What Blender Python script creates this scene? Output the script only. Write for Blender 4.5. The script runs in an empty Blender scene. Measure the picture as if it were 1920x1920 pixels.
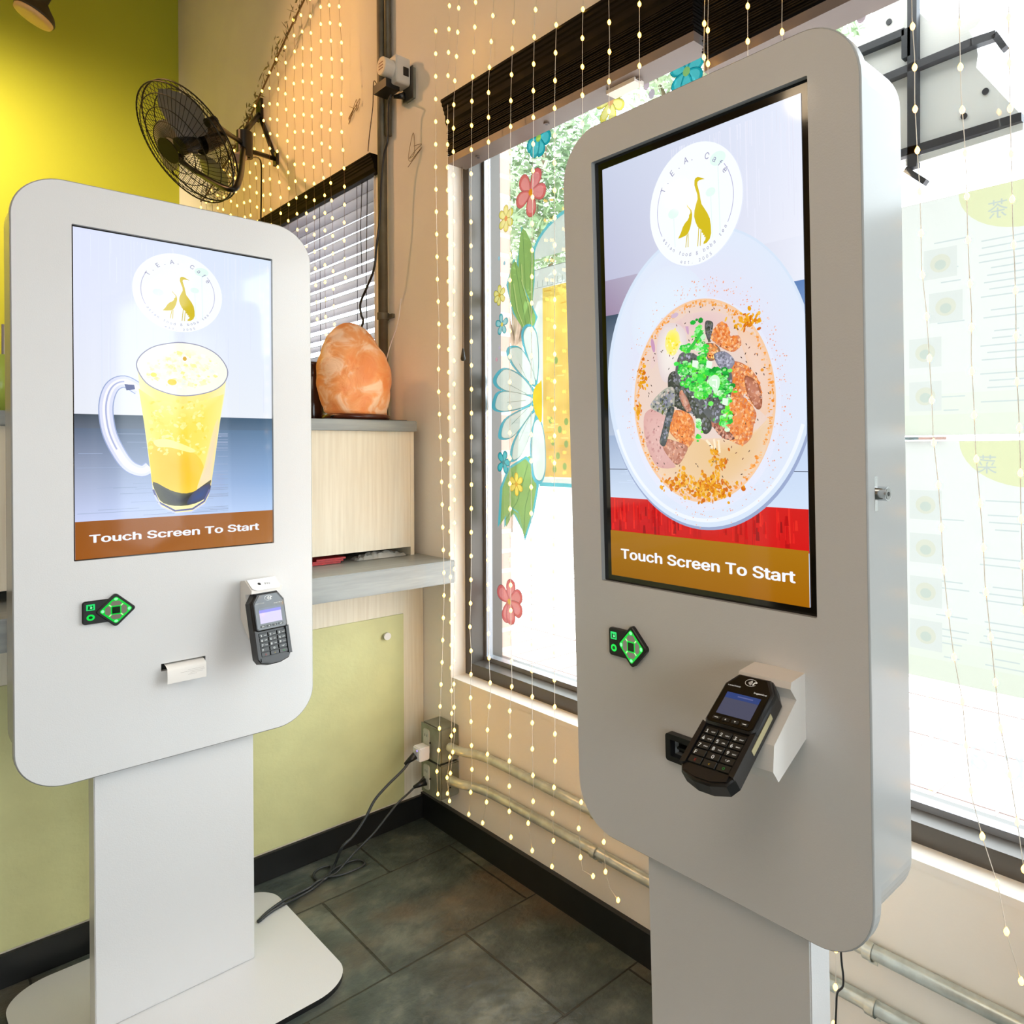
import bpy, bmesh, math, random
from mathutils import Vector, Matrix, noise
C = bpy.context.scene
COL = C.collection
PI = math.pi
# ------------------------------------------------------------------ camera, world, exposure
CAMH, YAW, PITCH, ROLL, FPX, CX, CY = 1.26996, 0.81572, -0.00397, -0.00418, 1364.21, 1218.85, 845.27
_F = Vector((math.sin(YAW)*math.cos(PITCH), math.cos(YAW)*math.cos(PITCH), math.sin(PITCH)))
_r0 = Vector((math.cos(YAW), -math.sin(YAW), 0)); _u0 = _r0.cross(_F)
_R = math.cos(ROLL)*_r0 + math.sin(ROLL)*_u0
_U = -math.sin(ROLL)*_r0 + math.cos(ROLL)*_u0
EYE = Vector((0, 0, CAMH))
cd = bpy.data.cameras.new('camera'); cam = bpy.data.objects.new('camera', cd); COL.objects.link(cam)
cam.matrix_world = Matrix(((_R.x, _U.x, -_F.x, 0), (_R.y, _U.y, -_F.y, 0), (_R.z, _U.z, -_F.z, CAMH), (0, 0, 0, 1)))
cd.sensor_width = 36; cd.lens = 36*FPX/1920; cd.shift_x = (960-CX)/1920; cd.shift_y = (CY-960)/1920
cd.clip_start = 0.05
C.camera = cam
C.view_settings.view_transform = 'Standard'; C.view_settings.look = 'None'
C.view_settings.exposure = 0.15; C.view_settings.gamma = 1.0; C.view_settings.use_curve_mapping = False
W = bpy.data.worlds.new('sky'); C.world = W; W.use_nodes = True
bg = W.node_tree.nodes['Background']; bg.inputs[0].default_value = (0.89, 0.96, 1.04, 1); bg.inputs[1].default_value = 6.6

def area(name, loc, rot, sx, sy, power, color=(1, 1, 1), portal=False):
    l = bpy.data.lights.new(name, 'AREA'); l.shape = 'RECTANGLE'; l.size = sx; l.size_y = sy
    l.energy = power; l.color = color
    if portal: l.cycles.is_portal = True
    o = bpy.data.objects.new(name, l); COL.objects.link(o); o.location = loc; o.rotation_euler = rot
    return o
# light portals for the windows (they only guide sampling of the sky)
area('window_portal', (1.47, 0.80, 1.45), (0, PI/2, 0), 1.95, 2.6, 1, portal=True)
area('window_portal', (1.47, 3.26, 1.85), (0, PI/2, 0), 0.95, 1.25, 1, portal=True)
area('window_portal', (1.47, -2.1, 1.45), (0, PI/2, 0), 1.95, 2.4, 1, portal=True)
area('window_portal', (-0.95, -3.75, 1.25), (-PI/2, 0, 0), 2.5, 2.1, 1, portal=True)
# added overhead fill lights; no fixtures are modelled for them
area('ceiling_fill_light', (-1.6, -0.6, 4.05), (0, 0, 0), 2.2, 2.2, 46, (1.0, 0.86, 0.70))
area('ceiling_fill_light', (-1.2, 3.4, 4.05), (0, 0, 0), 1.2, 1.2, 14, (1.0, 0.55, 0.24))
def spot(name, loc, target, power, color, ang, blend=0.8, r=0.06):
    l = bpy.data.lights.new(name, 'SPOT'); l.energy = power; l.color = color; l.spot_size = ang; l.spot_blend = blend; l.shadow_soft_size = r
    o = bpy.data.objects.new(name, l); COL.objects.link(o); o.location = loc
    d = Vector(target)-Vector(loc); o.rotation_euler = d.to_track_quat('-Z', 'Y').to_euler(); return o
spot('wall_washer_light', (-0.25, 4.35, 3.15), (0.30, 5.2, 2.55), 150, (1.0, 0.80, 0.58), math.radians(110), 1.0)
spot('corner_track_light', (-0.1, 3.7, 3.25), (1.295, 2.5, 2.4), 55, (1.0, 0.50, 0.22), math.radians(100), 1.0, 0.04)

# ------------------------------------------------------------------ pixel -> plane helpers (photo coordinates, real planes)
def pray(q): return _F*FPX + _R*(q[0]-CX) - _U*(q[1]-CY)
def hitax(q, ax, v):
    d = pray(q); return EYE + d*((v-EYE[ax])/d[ax])
def hx(q, v): return hitax(q, 0, v)
def hy(q, v): return hitax(q, 1, v)
def hz(q, v=0.0): return hitax(q, 2, v)
def depthpt(q, dep): return EYE + pray(q)*(dep/FPX)
ZB = 0.57214
KL = (Vector((0.18327, 1.92231, ZB)), 0.01015, 0.0)
KR = (Vector((0.89632, 1.02818, ZB)), -PI/2-0.00081, -0.02894)
def kuv(K, q, d=0.0):                       # photo pixel -> (u, v) on a kiosk's face, d behind it
    P0, a, lean = K
    Ux = Vector((math.cos(a), math.sin(a), 0)); N = Vector((-math.sin(a), math.cos(a), -lean)); Nn = Vector((-math.sin(a), math.cos(a), 0))
    P0 = P0+Nn*d; r = pray(q); t = (P0-EYE).dot(N)/r.dot(N); P = EYE+r*t-P0
    return (P.dot(Ux), P.z)

# ------------------------------------------------------------------ materials
def s2l(c):
    return tuple(((x/255.0)/12.92 if x/255.0 <= 0.04045 else ((x/255.0+0.055)/1.055)**2.4) for x in c)
_mats = {}
def M(name, rgb=(200, 200, 200), rough=0.5, metal=0.0, em=None, es=0.0, spec=0.5, noise_amt=0.0, noise_scale=8.0, bump=0.0, bscale=200.0, trans=0.0, coat=0.0, stretch=None, rgb2=None, alpha=1.0):
    if name in _mats: return _mats[name]
    m = bpy.data.materials.new(name); m.use_nodes = True; nt = m.node_tree; n = nt.nodes; L = nt.links
    b = n['Principled BSDF']; c = s2l(rgb)
    b.inputs['Base Color'].default_value = (*c, 1); b.inputs['Roughness'].default_value = rough; b.inputs['Metallic'].default_value = metal
    b.inputs['Specular IOR Level'].default_value = spec; b.inputs['Coat Weight'].default_value = coat; b.inputs['Coat Roughness'].default_value = 0.05
    b.inputs['Transmission Weight'].default_value = trans; b.inputs['Alpha'].default_value = alpha
    if em: b.inputs['Emission Color'].default_value = (*s2l(em), 1); b.inputs['Emission Strength'].default_value = es
    tc = n.new('ShaderNodeTexCoord'); mp = n.new('ShaderNodeMapping'); L.new(tc.outputs['Object'], mp.inputs[0])
    if stretch: mp.inputs['Scale'].default_value = stretch
    nz = n.new('ShaderNodeTexNoise'); nz.inputs['Scale'].default_value = noise_scale; nz.inputs['Detail'].default_value = 5
    L.new(mp.outputs[0], nz.inputs['Vector'])
    if noise_amt or rgb2:
        mx = n.new('ShaderNodeMix'); mx.data_type = 'RGBA'
        c2 = s2l(rgb2) if rgb2 else tuple(max(0, x*(1-noise_amt)) for x in c)
        mx.inputs[6].default_value = (*c, 1); mx.inputs[7].default_value = (*c2, 1)
        rp = n.new('ShaderNodeValToRGB'); rp.color_ramp.elements[0].position = 0.35; rp.color_ramp.elements[1].position = 0.65
        L.new(nz.outputs['Fac'], rp.inputs[0]); L.new(rp.outputs[0], mx.inputs[0]); L.new(mx.outputs[2], b.inputs['Base Color'])
    if bump:
        nb = n.new('ShaderNodeTexNoise'); nb.inputs['Scale'].default_value = bscale; nb.inputs['Detail'].default_value = 2
        L.new(tc.outputs['Object'], nb.inputs['Vector'])
        bp = n.new('ShaderNodeBump'); bp.inputs['Strength'].default_value = bump; bp.inputs['Distance'].default_value = 0.002
        L.new(nb.outputs['Fac'], bp.inputs['Height']); L.new(bp.outputs[0], b.inputs['Normal'])
    _mats[name] = m; return m

def glass_mat(name, tint=(1, 1, 1), f0=0.05):
    m = bpy.data.materials.new(name); m.use_nodes = True; nt = m.node_tree; nt.nodes.clear(); N = nt.nodes.new; L = nt.links
    o = N('ShaderNodeOutputMaterial'); t = N('ShaderNodeBsdfTransparent'); g = N('ShaderNodeBsdfGlossy'); x = N('ShaderNodeMixShader')
    lw = N('ShaderNodeLayerWeight'); pw = N('ShaderNodeMath'); pw.operation = 'POWER'; pw.inputs[1].default_value = 5; ma = N('ShaderNodeMath'); ma.operation = 'MULTIPLY_ADD'; ma.inputs[1].default_value = 0.5; ma.inputs[2].default_value = f0
    L.new(lw.outputs['Facing'], pw.inputs[0]); L.new(pw.outputs[0], ma.inputs[0])
    t.inputs[0].default_value = (*tint, 1); g.inputs['Roughness'].default_value = 0.02
    L.new(ma.outputs[0], x.inputs[0]); L.new(t.outputs[0], x.inputs[1]); L.new(g.outputs[0], x.inputs[2]); L.new(x.outputs[0], o.inputs[0]); return m
GLASS = glass_mat('window_glass', (0.97, 0.99, 0.98))
def vcol_mat(name, mode):
    m = bpy.data.materials.new(name); m.use_nodes = True; nt = m.node_tree; n = nt.nodes; L = nt.links
    b = n['Principled BSDF']; a = n.new('ShaderNodeAttribute'); a.attribute_name = 'paint'
    vm = n.new('ShaderNodeVectorMath'); vm.operation = 'MULTIPLY'; kf = {'paint': 0.34, 'paper': 0.36}.get(mode, 1.0); vm.inputs[1].default_value = (kf, kf, kf); L.new(a.outputs['Color'], vm.inputs[0])
    if mode == 'screen':
        b.inputs['Base Color'].default_value = (0.004, 0.004, 0.005, 1); b.inputs['Roughness'].default_value = 0.06
        b.inputs['Specular IOR Level'].default_value = 0.45
        L.new(a.outputs['Color'], b.inputs['Emission Color']); b.inputs['Emission Strength'].default_value = 1.0
    elif mode == 'paint':
        n.remove(b); o = n['Material Output']
        d = n.new('ShaderNodeBsdfDiffuse'); t = n.new('ShaderNodeBsdfTranslucent'); x = n.new('ShaderNodeMixShader'); x.inputs[0].default_value = 0.6
        tr = n.new('ShaderNodeBsdfTransparent'); y = n.new('ShaderNodeMixShader')
        hs = n.new('ShaderNodeTexNoise'); hs.inputs['Scale'].default_value = 14; tc = n.new('ShaderNodeTexCoord'); L.new(tc.outputs['Object'], hs.inputs['Vector'])
        mr = n.new('ShaderNodeMapRange'); mr.inputs[1].default_value = 0.3; mr.inputs[2].default_value = 0.7; mr.inputs[3].default_value = 0.97; mr.inputs[4].default_value = 0.90
        L.new(hs.outputs['Fac'], mr.inputs[0]); L.new(mr.outputs[0], y.inputs[0])
        L.new(vm.outputs[0], d.inputs[0]); L.new(vm.outputs[0], t.inputs[0]); L.new(a.outputs['Color'], tr.inputs[0]); L.new(d.outputs[0], x.inputs[1]); L.new(t.outputs[0], x.inputs[2])
        L.new(tr.outputs[0], y.inputs[1]); L.new(x.outputs[0], y.inputs[2]); L.new(y.outputs[0], o.inputs[0])
    elif mode == 'paper':
        n.remove(b); o = n['Material Output']
        d = n.new('ShaderNodeBsdfDiffuse'); t = n.new('ShaderNodeBsdfTranslucent'); x = n.new('ShaderNodeMixShader'); x.inputs[0].default_value = 0.75
        L.new(vm.outputs[0], d.inputs[0]); L.new(vm.outputs[0], t.inputs[0]); L.new(d.outputs[0], x.inputs[1]); L.new(t.outputs[0], x.inputs[2]); L.new(x.outputs[0], o.inputs[0])
    else:
        L.new(a.outputs['Color'], b.inputs['Base Color']); b.inputs['Roughness'].default_value = 0.6
    return m
SCREEN = vcol_mat('lit_screen', 'screen'); PAINT = vcol_mat('window_paint', 'paint'); PAPER = vcol_mat('printed_paper', 'paper'); PRINT = vcol_mat('printed_marks', 'print')

# ------------------------------------------------------------------ mesh helpers
def link(o, parent=None):
    COL.objects.link(o)
    if parent is not None: o.parent = parent
    return o
def mkmesh(name, verts, faces):
    me = bpy.data.meshes.new(name); me.from_pydata([tuple(v) for v in verts], [], faces); me.update(); return me
class G:                                   # geometry collector with material slots
    def __init__(s): s.v = []; s.f = []; s.m = []; s.sm = []; s.mats = []
    def mi(s, m):
        if m not in s.mats: s.mats.append(m)
        return s.mats.index(m)
    def add(s, vs, fs, m, smooth=False):
        k = len(s.v); s.v += [Vector(v) for v in vs]; i = s.mi(m)
        for f in fs: s.f.append([k+a for a in f]); s.m.append(i); s.sm.append(smooth)
    def box(s, lo, hi, m, mat=None):
        x0, y0, z0 = lo; x1, y1, z1 = hi
        vs = [Vector(p) for p in ((x0,y0,z0),(x1,y0,z0),(x1,y1,z0),(x0,y1,z0),(x0,y0,z1),(x1,y0,z1),(x1,y1,z1),(x0,y1,z1))]
        if mat is not None: vs = [mat @ p for p in vs]
        s.add(vs, [(0,3,2,1),(4,5,6,7),(0,1,5,4),(1,2,6,5),(2,3,7,6),(3,0,4,7)], m)
    def tube(s, pts, r, m, seg=8, closed=False, caps=True, rf=None):
        pts = [Vector(p) for p in pts]; n = len(pts); rings = []
        prev = None
        for i, p in enumerate(pts):
            if closed: t = pts[(i+1) % n]-pts[i-1]
            else: t = pts[min(i+1, n-1)]-pts[max(i-1, 0)]
            if t.length < 1e-9: t = Vector((0, 0, 1))
            t.normalize()
            if prev is None:
                a = Vector((0, 0, 1)) if abs(t.z) < 0.9 else Vector((1, 0, 0)); u = t.cross(a).normalized()
            else: u = (prev-t*prev.dot(t)); u = u.normalized() if u.length > 1e-6 else t.orthogonal().normalized()
            prev = u; w = t.cross(u); rr = rf(i/(max(n-1, 1))) if rf else r
            rings.append([p+(u*math.cos(2*PI*k/seg)+w*math.sin(2*PI*k/seg))*rr for k in range(seg)])
        vs = [q for g in rings for q in g]; fs = []
        for i in range(n if closed else n-1):
            j = (i+1) % n
            for k in range(seg):
                l = (k+1) % seg; fs.append((i*seg+k, i*seg+l, j*seg+l, j*seg+k))
        if caps and not closed: fs += [tuple(range(seg))[::-1], tuple((n-1)*seg+k for k in range(seg))]
        s.add(vs, fs, m, True)
    def cyl(s, a, b, r, m, seg=24, r2=None):
        a = Vector(a); b = Vector(b); r2 = r if r2 is None else r2
        t = (b-a).normalized(); u = t.orthogonal().normalized(); w = t.cross(u)
        vs = [a+(u*math.cos(2*PI*k/seg)+w*math.sin(2*PI*k/seg))*r for k in range(seg)]+[b+(u*math.cos(2*PI*k/seg)+w*math.sin(2*PI*k/seg))*r2 for k in range(seg)]
        s.add(vs, [(k, (k+1) % seg, seg+(k+1) % seg, seg+k) for k in range(seg)], m, True)
        s.add(vs[:seg], [tuple(range(seg))[::-1]], m); s.add(vs[seg:], [tuple(range(seg))], m)
    def lathe(s, prof, m, seg=32, mat=None, f=None):
        vs = []
        for r, z in prof:
            for k in range(seg):
                p = Vector((r*math.cos(2*PI*k/seg), r*math.sin(2*PI*k/seg), z))
                if f: p = f(p)
                vs.append(mat @ p if mat is not None else p)
        fs = []
        for i in range(len(prof)-1):
            for k in range(seg): l = (k+1) % seg; fs.append((i*seg+k, i*seg+l, (i+1)*seg+l, (i+1)*seg+k))
        s.add(vs, fs, m, True)
    def prism(s, poly, d0, d1, m, fr, holes=None, side=None, bev=0.0):
        # poly: list of (u, v); fr(u, d, v) -> point ; front at d0, back at d1
        n = len(poly)
        def ring(pl, d): return [fr(u, d, v) for u, v in pl]
        side = side or m
        if bev:
            cx_ = sum(p[0] for p in poly)/n; cv_ = sum(p[1] for p in poly)/n
            ins = []
            for i, (u, v) in enumerate(poly):
                a = Vector(poly[i-1]); b = Vector(poly[(i+1) % n]); t = (b-a).normalized(); nn = Vector((t.y, -t.x))
                if nn.dot(Vector((cx_-u, cv_-v))) < 0: nn = -nn
                ins.append((u+nn.x*bev, v+nn.y*bev))
            r0 = ring(ins, d0); r1 = ring(poly, d0+(bev if d1 > d0 else -bev)); r2 = ring(poly, d1)
            k = [(i, (i+1) % n, n+(i+1) % n, n+i) for i in range(n)]
            s.add(r0+r1, k, side, True); s.add(r1+r2, k, side)
            front = ins
        else:
            r0 = ring(poly, d0); r2 = ring(poly, d1)
            s.add(r0+r2, [(i, (i+1) % n, n+(i+1) % n, n+i) for i in range(n)], side); front = poly
        if holes:
            for pl, d in ((front, d0), (poly, d1)):
                bm = bmesh.new(); es = []
                for loop in [pl]+holes:
                    vv = [bm.verts.new((u, v, 0)) for u, v in loop]
                    es += [bm.edges.new((vv[i], vv[(i+1) % len(vv)])) for i in range(len(vv))]
                bmesh.ops.triangle_fill(bm, use_beauty=True, use_dissolve=False, edges=es)
                bm.verts.index_update(); s.add([fr(v.co.x, d, v.co.y) for v in bm.verts], [tuple(v.index for v in f.verts) for f in bm.faces], m); bm.free()
            for h in holes:
                k = len(h); s.add(ring(h, d0)+ring(h, d1), [(i, (i+1) % k, k+(i+1) % k, k+i) for i in range(k)], side)
        else:
            s.add(ring(front, d0), [tuple(range(n))], m); s.add(ring(poly, d1), [tuple(range(n))[::-1]], side)
    def build(s, name, parent=None, fix=True):
        me = bpy.data.meshes.new(name); me.from_pydata([tuple(v) for v in s.v], [], s.f)
        for m in s.mats: me.materials.append(m)
        for p, i, sm in zip(me.polygons, s.m, s.sm): p.material_index = i; p.use_smooth = sm
        if fix:
            bm = bmesh.new(); bm.from_mesh(me); bmesh.ops.recalc_face_normals(bm, faces=bm.faces); bm.to_mesh(me); bm.free()
        me.update(); return link(bpy.data.objects.new(name, me), parent)
def tag(o, label=None, cat=None, group=None, kind=None):
    if label: o['label'] = label
    if cat: o['category'] = cat
    if group: o['group'] = group
    if kind: o['kind'] = kind
    return o
def thing(name, loc, label, cat, group=None, rotz=0):
    o = bpy.data.objects.new(name, None); o.empty_display_size = 0.05; link(o); o.location = loc; o.rotation_euler = (0, 0, rotz); return tag(o, label, cat, group)
def struct(o): o['kind'] = 'structure'; return o
def rrect(u0, v0, u1, v1, r, n=8):
    pts = []
    for cx_, cy_, a0 in ((u1-r, v1-r, 0), (u0+r, v1-r, 90), (u0+r, v0+r, 180), (u1-r, v0+r, 270)):
        for k in range(n+1): a = math.radians(a0+90*k/n); pts.append((cx_+r*math.cos(a), cy_+r*math.sin(a)))
    return pts
def FR(u, d, v): return Vector((u, d, v))   # kiosk local frame: u right, d into the kiosk, v up

_tc = {}
FONT = None
try:
    import os
    for root_ in (bpy.utils.resource_path('LOCAL'), bpy.utils.resource_path('SYSTEM')):
        fpth = os.path.join(root_, 'datafiles', 'fonts', 'Inter.woff2')
        if root_ and os.path.exists(fpth): FONT = bpy.data.fonts.load(fpth); break
except Exception: FONT = None
def glyphs(txt, bold=0.0):                 # (verts2d, faces, width) of a text at size 1
    key = (txt, bold)
    if key in _tc: return _tc[key]
    cu = bpy.data.curves.new('t', 'FONT'); cu.body = txt; cu.size = 1; cu.offset = min(bold, 0.0); cu.resolution_u = 3; cu.fill_mode = 'FRONT'
    if FONT and ord(max(txt)) < 0x2000: cu.font = FONT
    ob = bpy.data.objects.new('t', cu); COL.objects.link(ob)
    dg = bpy.context.evaluated_depsgraph_get(); me = bpy.data.meshes.new_from_object(ob.evaluated_get(dg))
    vs = [(v.co.x, v.co.y) for v in me.vertices]; fs = [tuple(p.vertices) for p in me.polygons]
    bpy.data.meshes.remove(me); bpy.data.objects.remove(ob); bpy.data.curves.remove(cu)
    if bold > 0:
        v2, f2 = [], []
        for dx, dy in ((bold, 0), (-bold, 0), (0, bold*0.6), (0, -bold*0.6), (bold*0.6, bold*0.4), (-bold*0.6, -bold*0.4), (bold*0.6, -bold*0.4), (-bold*0.6, bold*0.4)):
            k = len(v2); v2 += [(x+dx, y+dy) for x, y in vs]; f2 += [tuple(i+k for i in f) for f in fs]
        vs, fs = v2, f2
    _tc[key] = (vs, fs); return _tc[key]
def smooth_path(pts, k=4):
    P = [Vector(p) for p in pts]; out = []
    for i in range(len(P)-1):
        p0 = P[max(i-1, 0)]; p1 = P[i]; p2 = P[i+1]; p3 = P[min(i+2, len(P)-1)]
        for j in range(k):
            t = j/k; out.append(0.5*((2*p1)+(p2-p0)*t+(2*p0-5*p1+4*p2-p3)*t*t+(3*p1-p0-3*p2+p3)*t*t*t))
    out.append(P[-1]); return out
class Canvas:                              # flat painted picture made of layered polygons in (u, v)
    def __init__(s, step=1.2e-5): s.v = []; s.f = []; s.c = []; s.step = step; s.n = 0; s.hold = False
    def _add(s, pts, faces, cols):
        s.n += 0 if s.hold else 1; d = s.n*s.step; k = len(s.v); s.v += [(p[0], p[1], d) for p in pts]
        for f in faces:
            s.f.append([k+i for i in f]); s.c.append([cols[i] for i in f] if isinstance(cols, list) else [cols]*len(f))
    def poly(s, pts, col): s._add(pts, [tuple(range(len(pts)))], s2l(col))
    def sm(s, pts, col, k=4):
        P = [Vector(p) for p in pts]; n = len(P); out = []
        for i in range(n):
            p0, p1, p2, p3 = P[i-1], P[i], P[(i+1) % n], P[(i+2) % n]
            for j in range(k): t = j/k; out.append(0.5*((2*p1)+(p2-p0)*t+(2*p0-5*p1+4*p2-p3)*t*t+(3*p1-p0-3*p2+p3)*t*t*t))
        s.poly(out, col); return out
    def grad(s, u0, v0, u1, v1, c00, c10, c11, c01, n=10):
        pts = []; cols = []; A = [s2l(c) for c in (c00, c10, c11, c01)]
        for j in range(n+1):
            for i in range(n+1):
                a = i/n; b = j/n; pts.append((u0+(u1-u0)*a, v0+(v1-v0)*b))
                cols.append(tuple((A[0][k]*(1-a)+A[1][k]*a)*(1-b)+(A[3][k]*(1-a)+A[2][k]*a)*b for k in range(3)))
        s._add(pts, [(j*(n+1)+i, j*(n+1)+i+1, (j+1)*(n+1)+i+1, (j+1)*(n+1)+i) for j in range(n) for i in range(n)], cols)
    def fan(s, pts, centre, cin, cout, t=0.0):
        if len(pts) <= 20 and t == 0.0:
            P = [Vector(p) for p in pts]; m = len(P); pts = []
            for i in range(m):
                p0, p1, p2, p3 = P[i-1], P[i], P[(i+1) % m], P[(i+2) % m]
                for j in range(3): q = j/3; pts.append(tuple(0.5*((2*p1)+(p2-p0)*q+(2*p0-5*p1+4*p2-p3)*q*q+(3*p1-p0-3*p2+p3)*q**3)))
        n = len(pts); a, b = s2l(cin), s2l(cout)
        mid = [(centre[0]+(p[0]-centre[0])*0.6, centre[1]+(p[1]-centre[1])*0.6) for p in pts]
        cm = tuple((a[k]*0.6+b[k]*0.4) for k in range(3))
        s._add([centre]+mid+list(pts), [(0, 1+i, 1+(i+1) % n) for i in range(n)]+[(1+i, 1+n+i, 1+n+(i+1) % n, 1+(i+1) % n) for i in range(n)], [a]+[cm]*n+[b]*n)
    def ell(s, c, ru, rv, col, a=0, n=40, c2=None):
        ca, sa = math.cos(a), math.sin(a); pts = [(c[0]+ru*math.cos(2*PI*k/n)*ca-rv*math.sin(2*PI*k/n)*sa, c[1]+ru*math.cos(2*PI*k/n)*sa+rv*math.sin(2*PI*k/n)*ca) for k in range(n)]
        if c2: s.fan(pts, c, col, c2)
        else: s.poly(pts, col)
        return pts
    def line(s, pts, w, col, closed=False, w1=None):
        P = [Vector(p) for p in pts]; n = len(P); vs = []
        for i, p in enumerate(P):
            t = (P[(i+1) % n]-P[i-1]) if closed else (P[min(i+1, n-1)]-P[max(i-1, 0)])
            t = t.normalized() if t.length > 0 else Vector((1, 0)); q = Vector((-t.y, t.x))
            ww = (w if w1 is None else w+(w1-w)*i/max(n-1, 1))/2; vs += [tuple(p+q*ww), tuple(p-q*ww)]
        s._add(vs, [(2*i, 2*i+1, 2*((i+1) % n)+1, 2*((i+1) % n)) for i in range(n if closed else n-1)], s2l(col))
    def text(s, txt, c, h, col, width=None, bold=0.0, ang=0.0, align='C', mirror=False):
        vs, fs = glyphs(txt, bold)
        if not vs: return
        x0 = min(v[0] for v in vs); x1 = max(v[0] for v in vs); sc = h/0.70; sx = sc if width is None else width/(x1-x0)
        mid = (x0+x1)/2 if align == 'C' else x0; ca, sa = math.cos(ang), math.sin(ang); out = []
        for x, y in vs:
            a = (x-mid)*sx*(-1 if mirror else 1); b = (y-0.35)*sc; out.append((c[0]+a*ca-b*sa, c[1]+a*sa+b*ca))
        s._add(out, fs, s2l(col))
    def clip(s, u0, v0, u1, v1):
        s.v = [(min(max(a, u0), u1), min(max(b, v0), v1), c) for a, b, c in s.v]
    def flatten(s):                        # cut the layers into one sheet where the topmost colour wins
        from mathutils.geometry import delaunay_2d_cdt
        vin = [Vector((p[0], p[1])) for p in s.v]; faces = []; keep = []
        for i, f in enumerate(s.f):
            if len(f) > 4 or True:
                a = sum(vin[f[k-1]].x*vin[f[k]].y-vin[f[k]].x*vin[f[k-1]].y for k in range(len(f)))
                if abs(a) < 1e-9: continue
                faces.append(list(f) if a > 0 else list(f)[::-1]); keep.append(i)
        vo, _, fo, _, _, of = delaunay_2d_cdt(vin, [], faces, 1, 1e-6)
        nf, nc = [], []
        for f, o in zip(fo, of):
            if not o: continue
            i = keep[max(o)]; c = s.c[i]; n = len(c); col = tuple(sum(x[k] for x in c)/n for k in range(3)); nf.append(tuple(f)); nc.append([col]*len(f))
        s.v = [(p.x, p.y, 0.0) for p in vo]; s.f = nf; s.c = nc
    def build(s, name, mat, fr, parent=None):   # fr(u, v, h) -> point, h = height above the base layer
        if mat in (PAINT, PAPER): s.flatten()
        me = bpy.data.meshes.new(name); me.from_pydata([tuple(fr(*p)) for p in s.v], [], s.f)
        at = me.color_attributes.new('paint', 'FLOAT_COLOR', 'CORNER'); i = 0
        for cols in s.c:
            for c in cols: at.data[i].color = (*c, 1); i += 1
        me.materials.append(mat); me.update(); return link(bpy.data.objects.new(name, me), parent)

random.seed(7)
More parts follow.
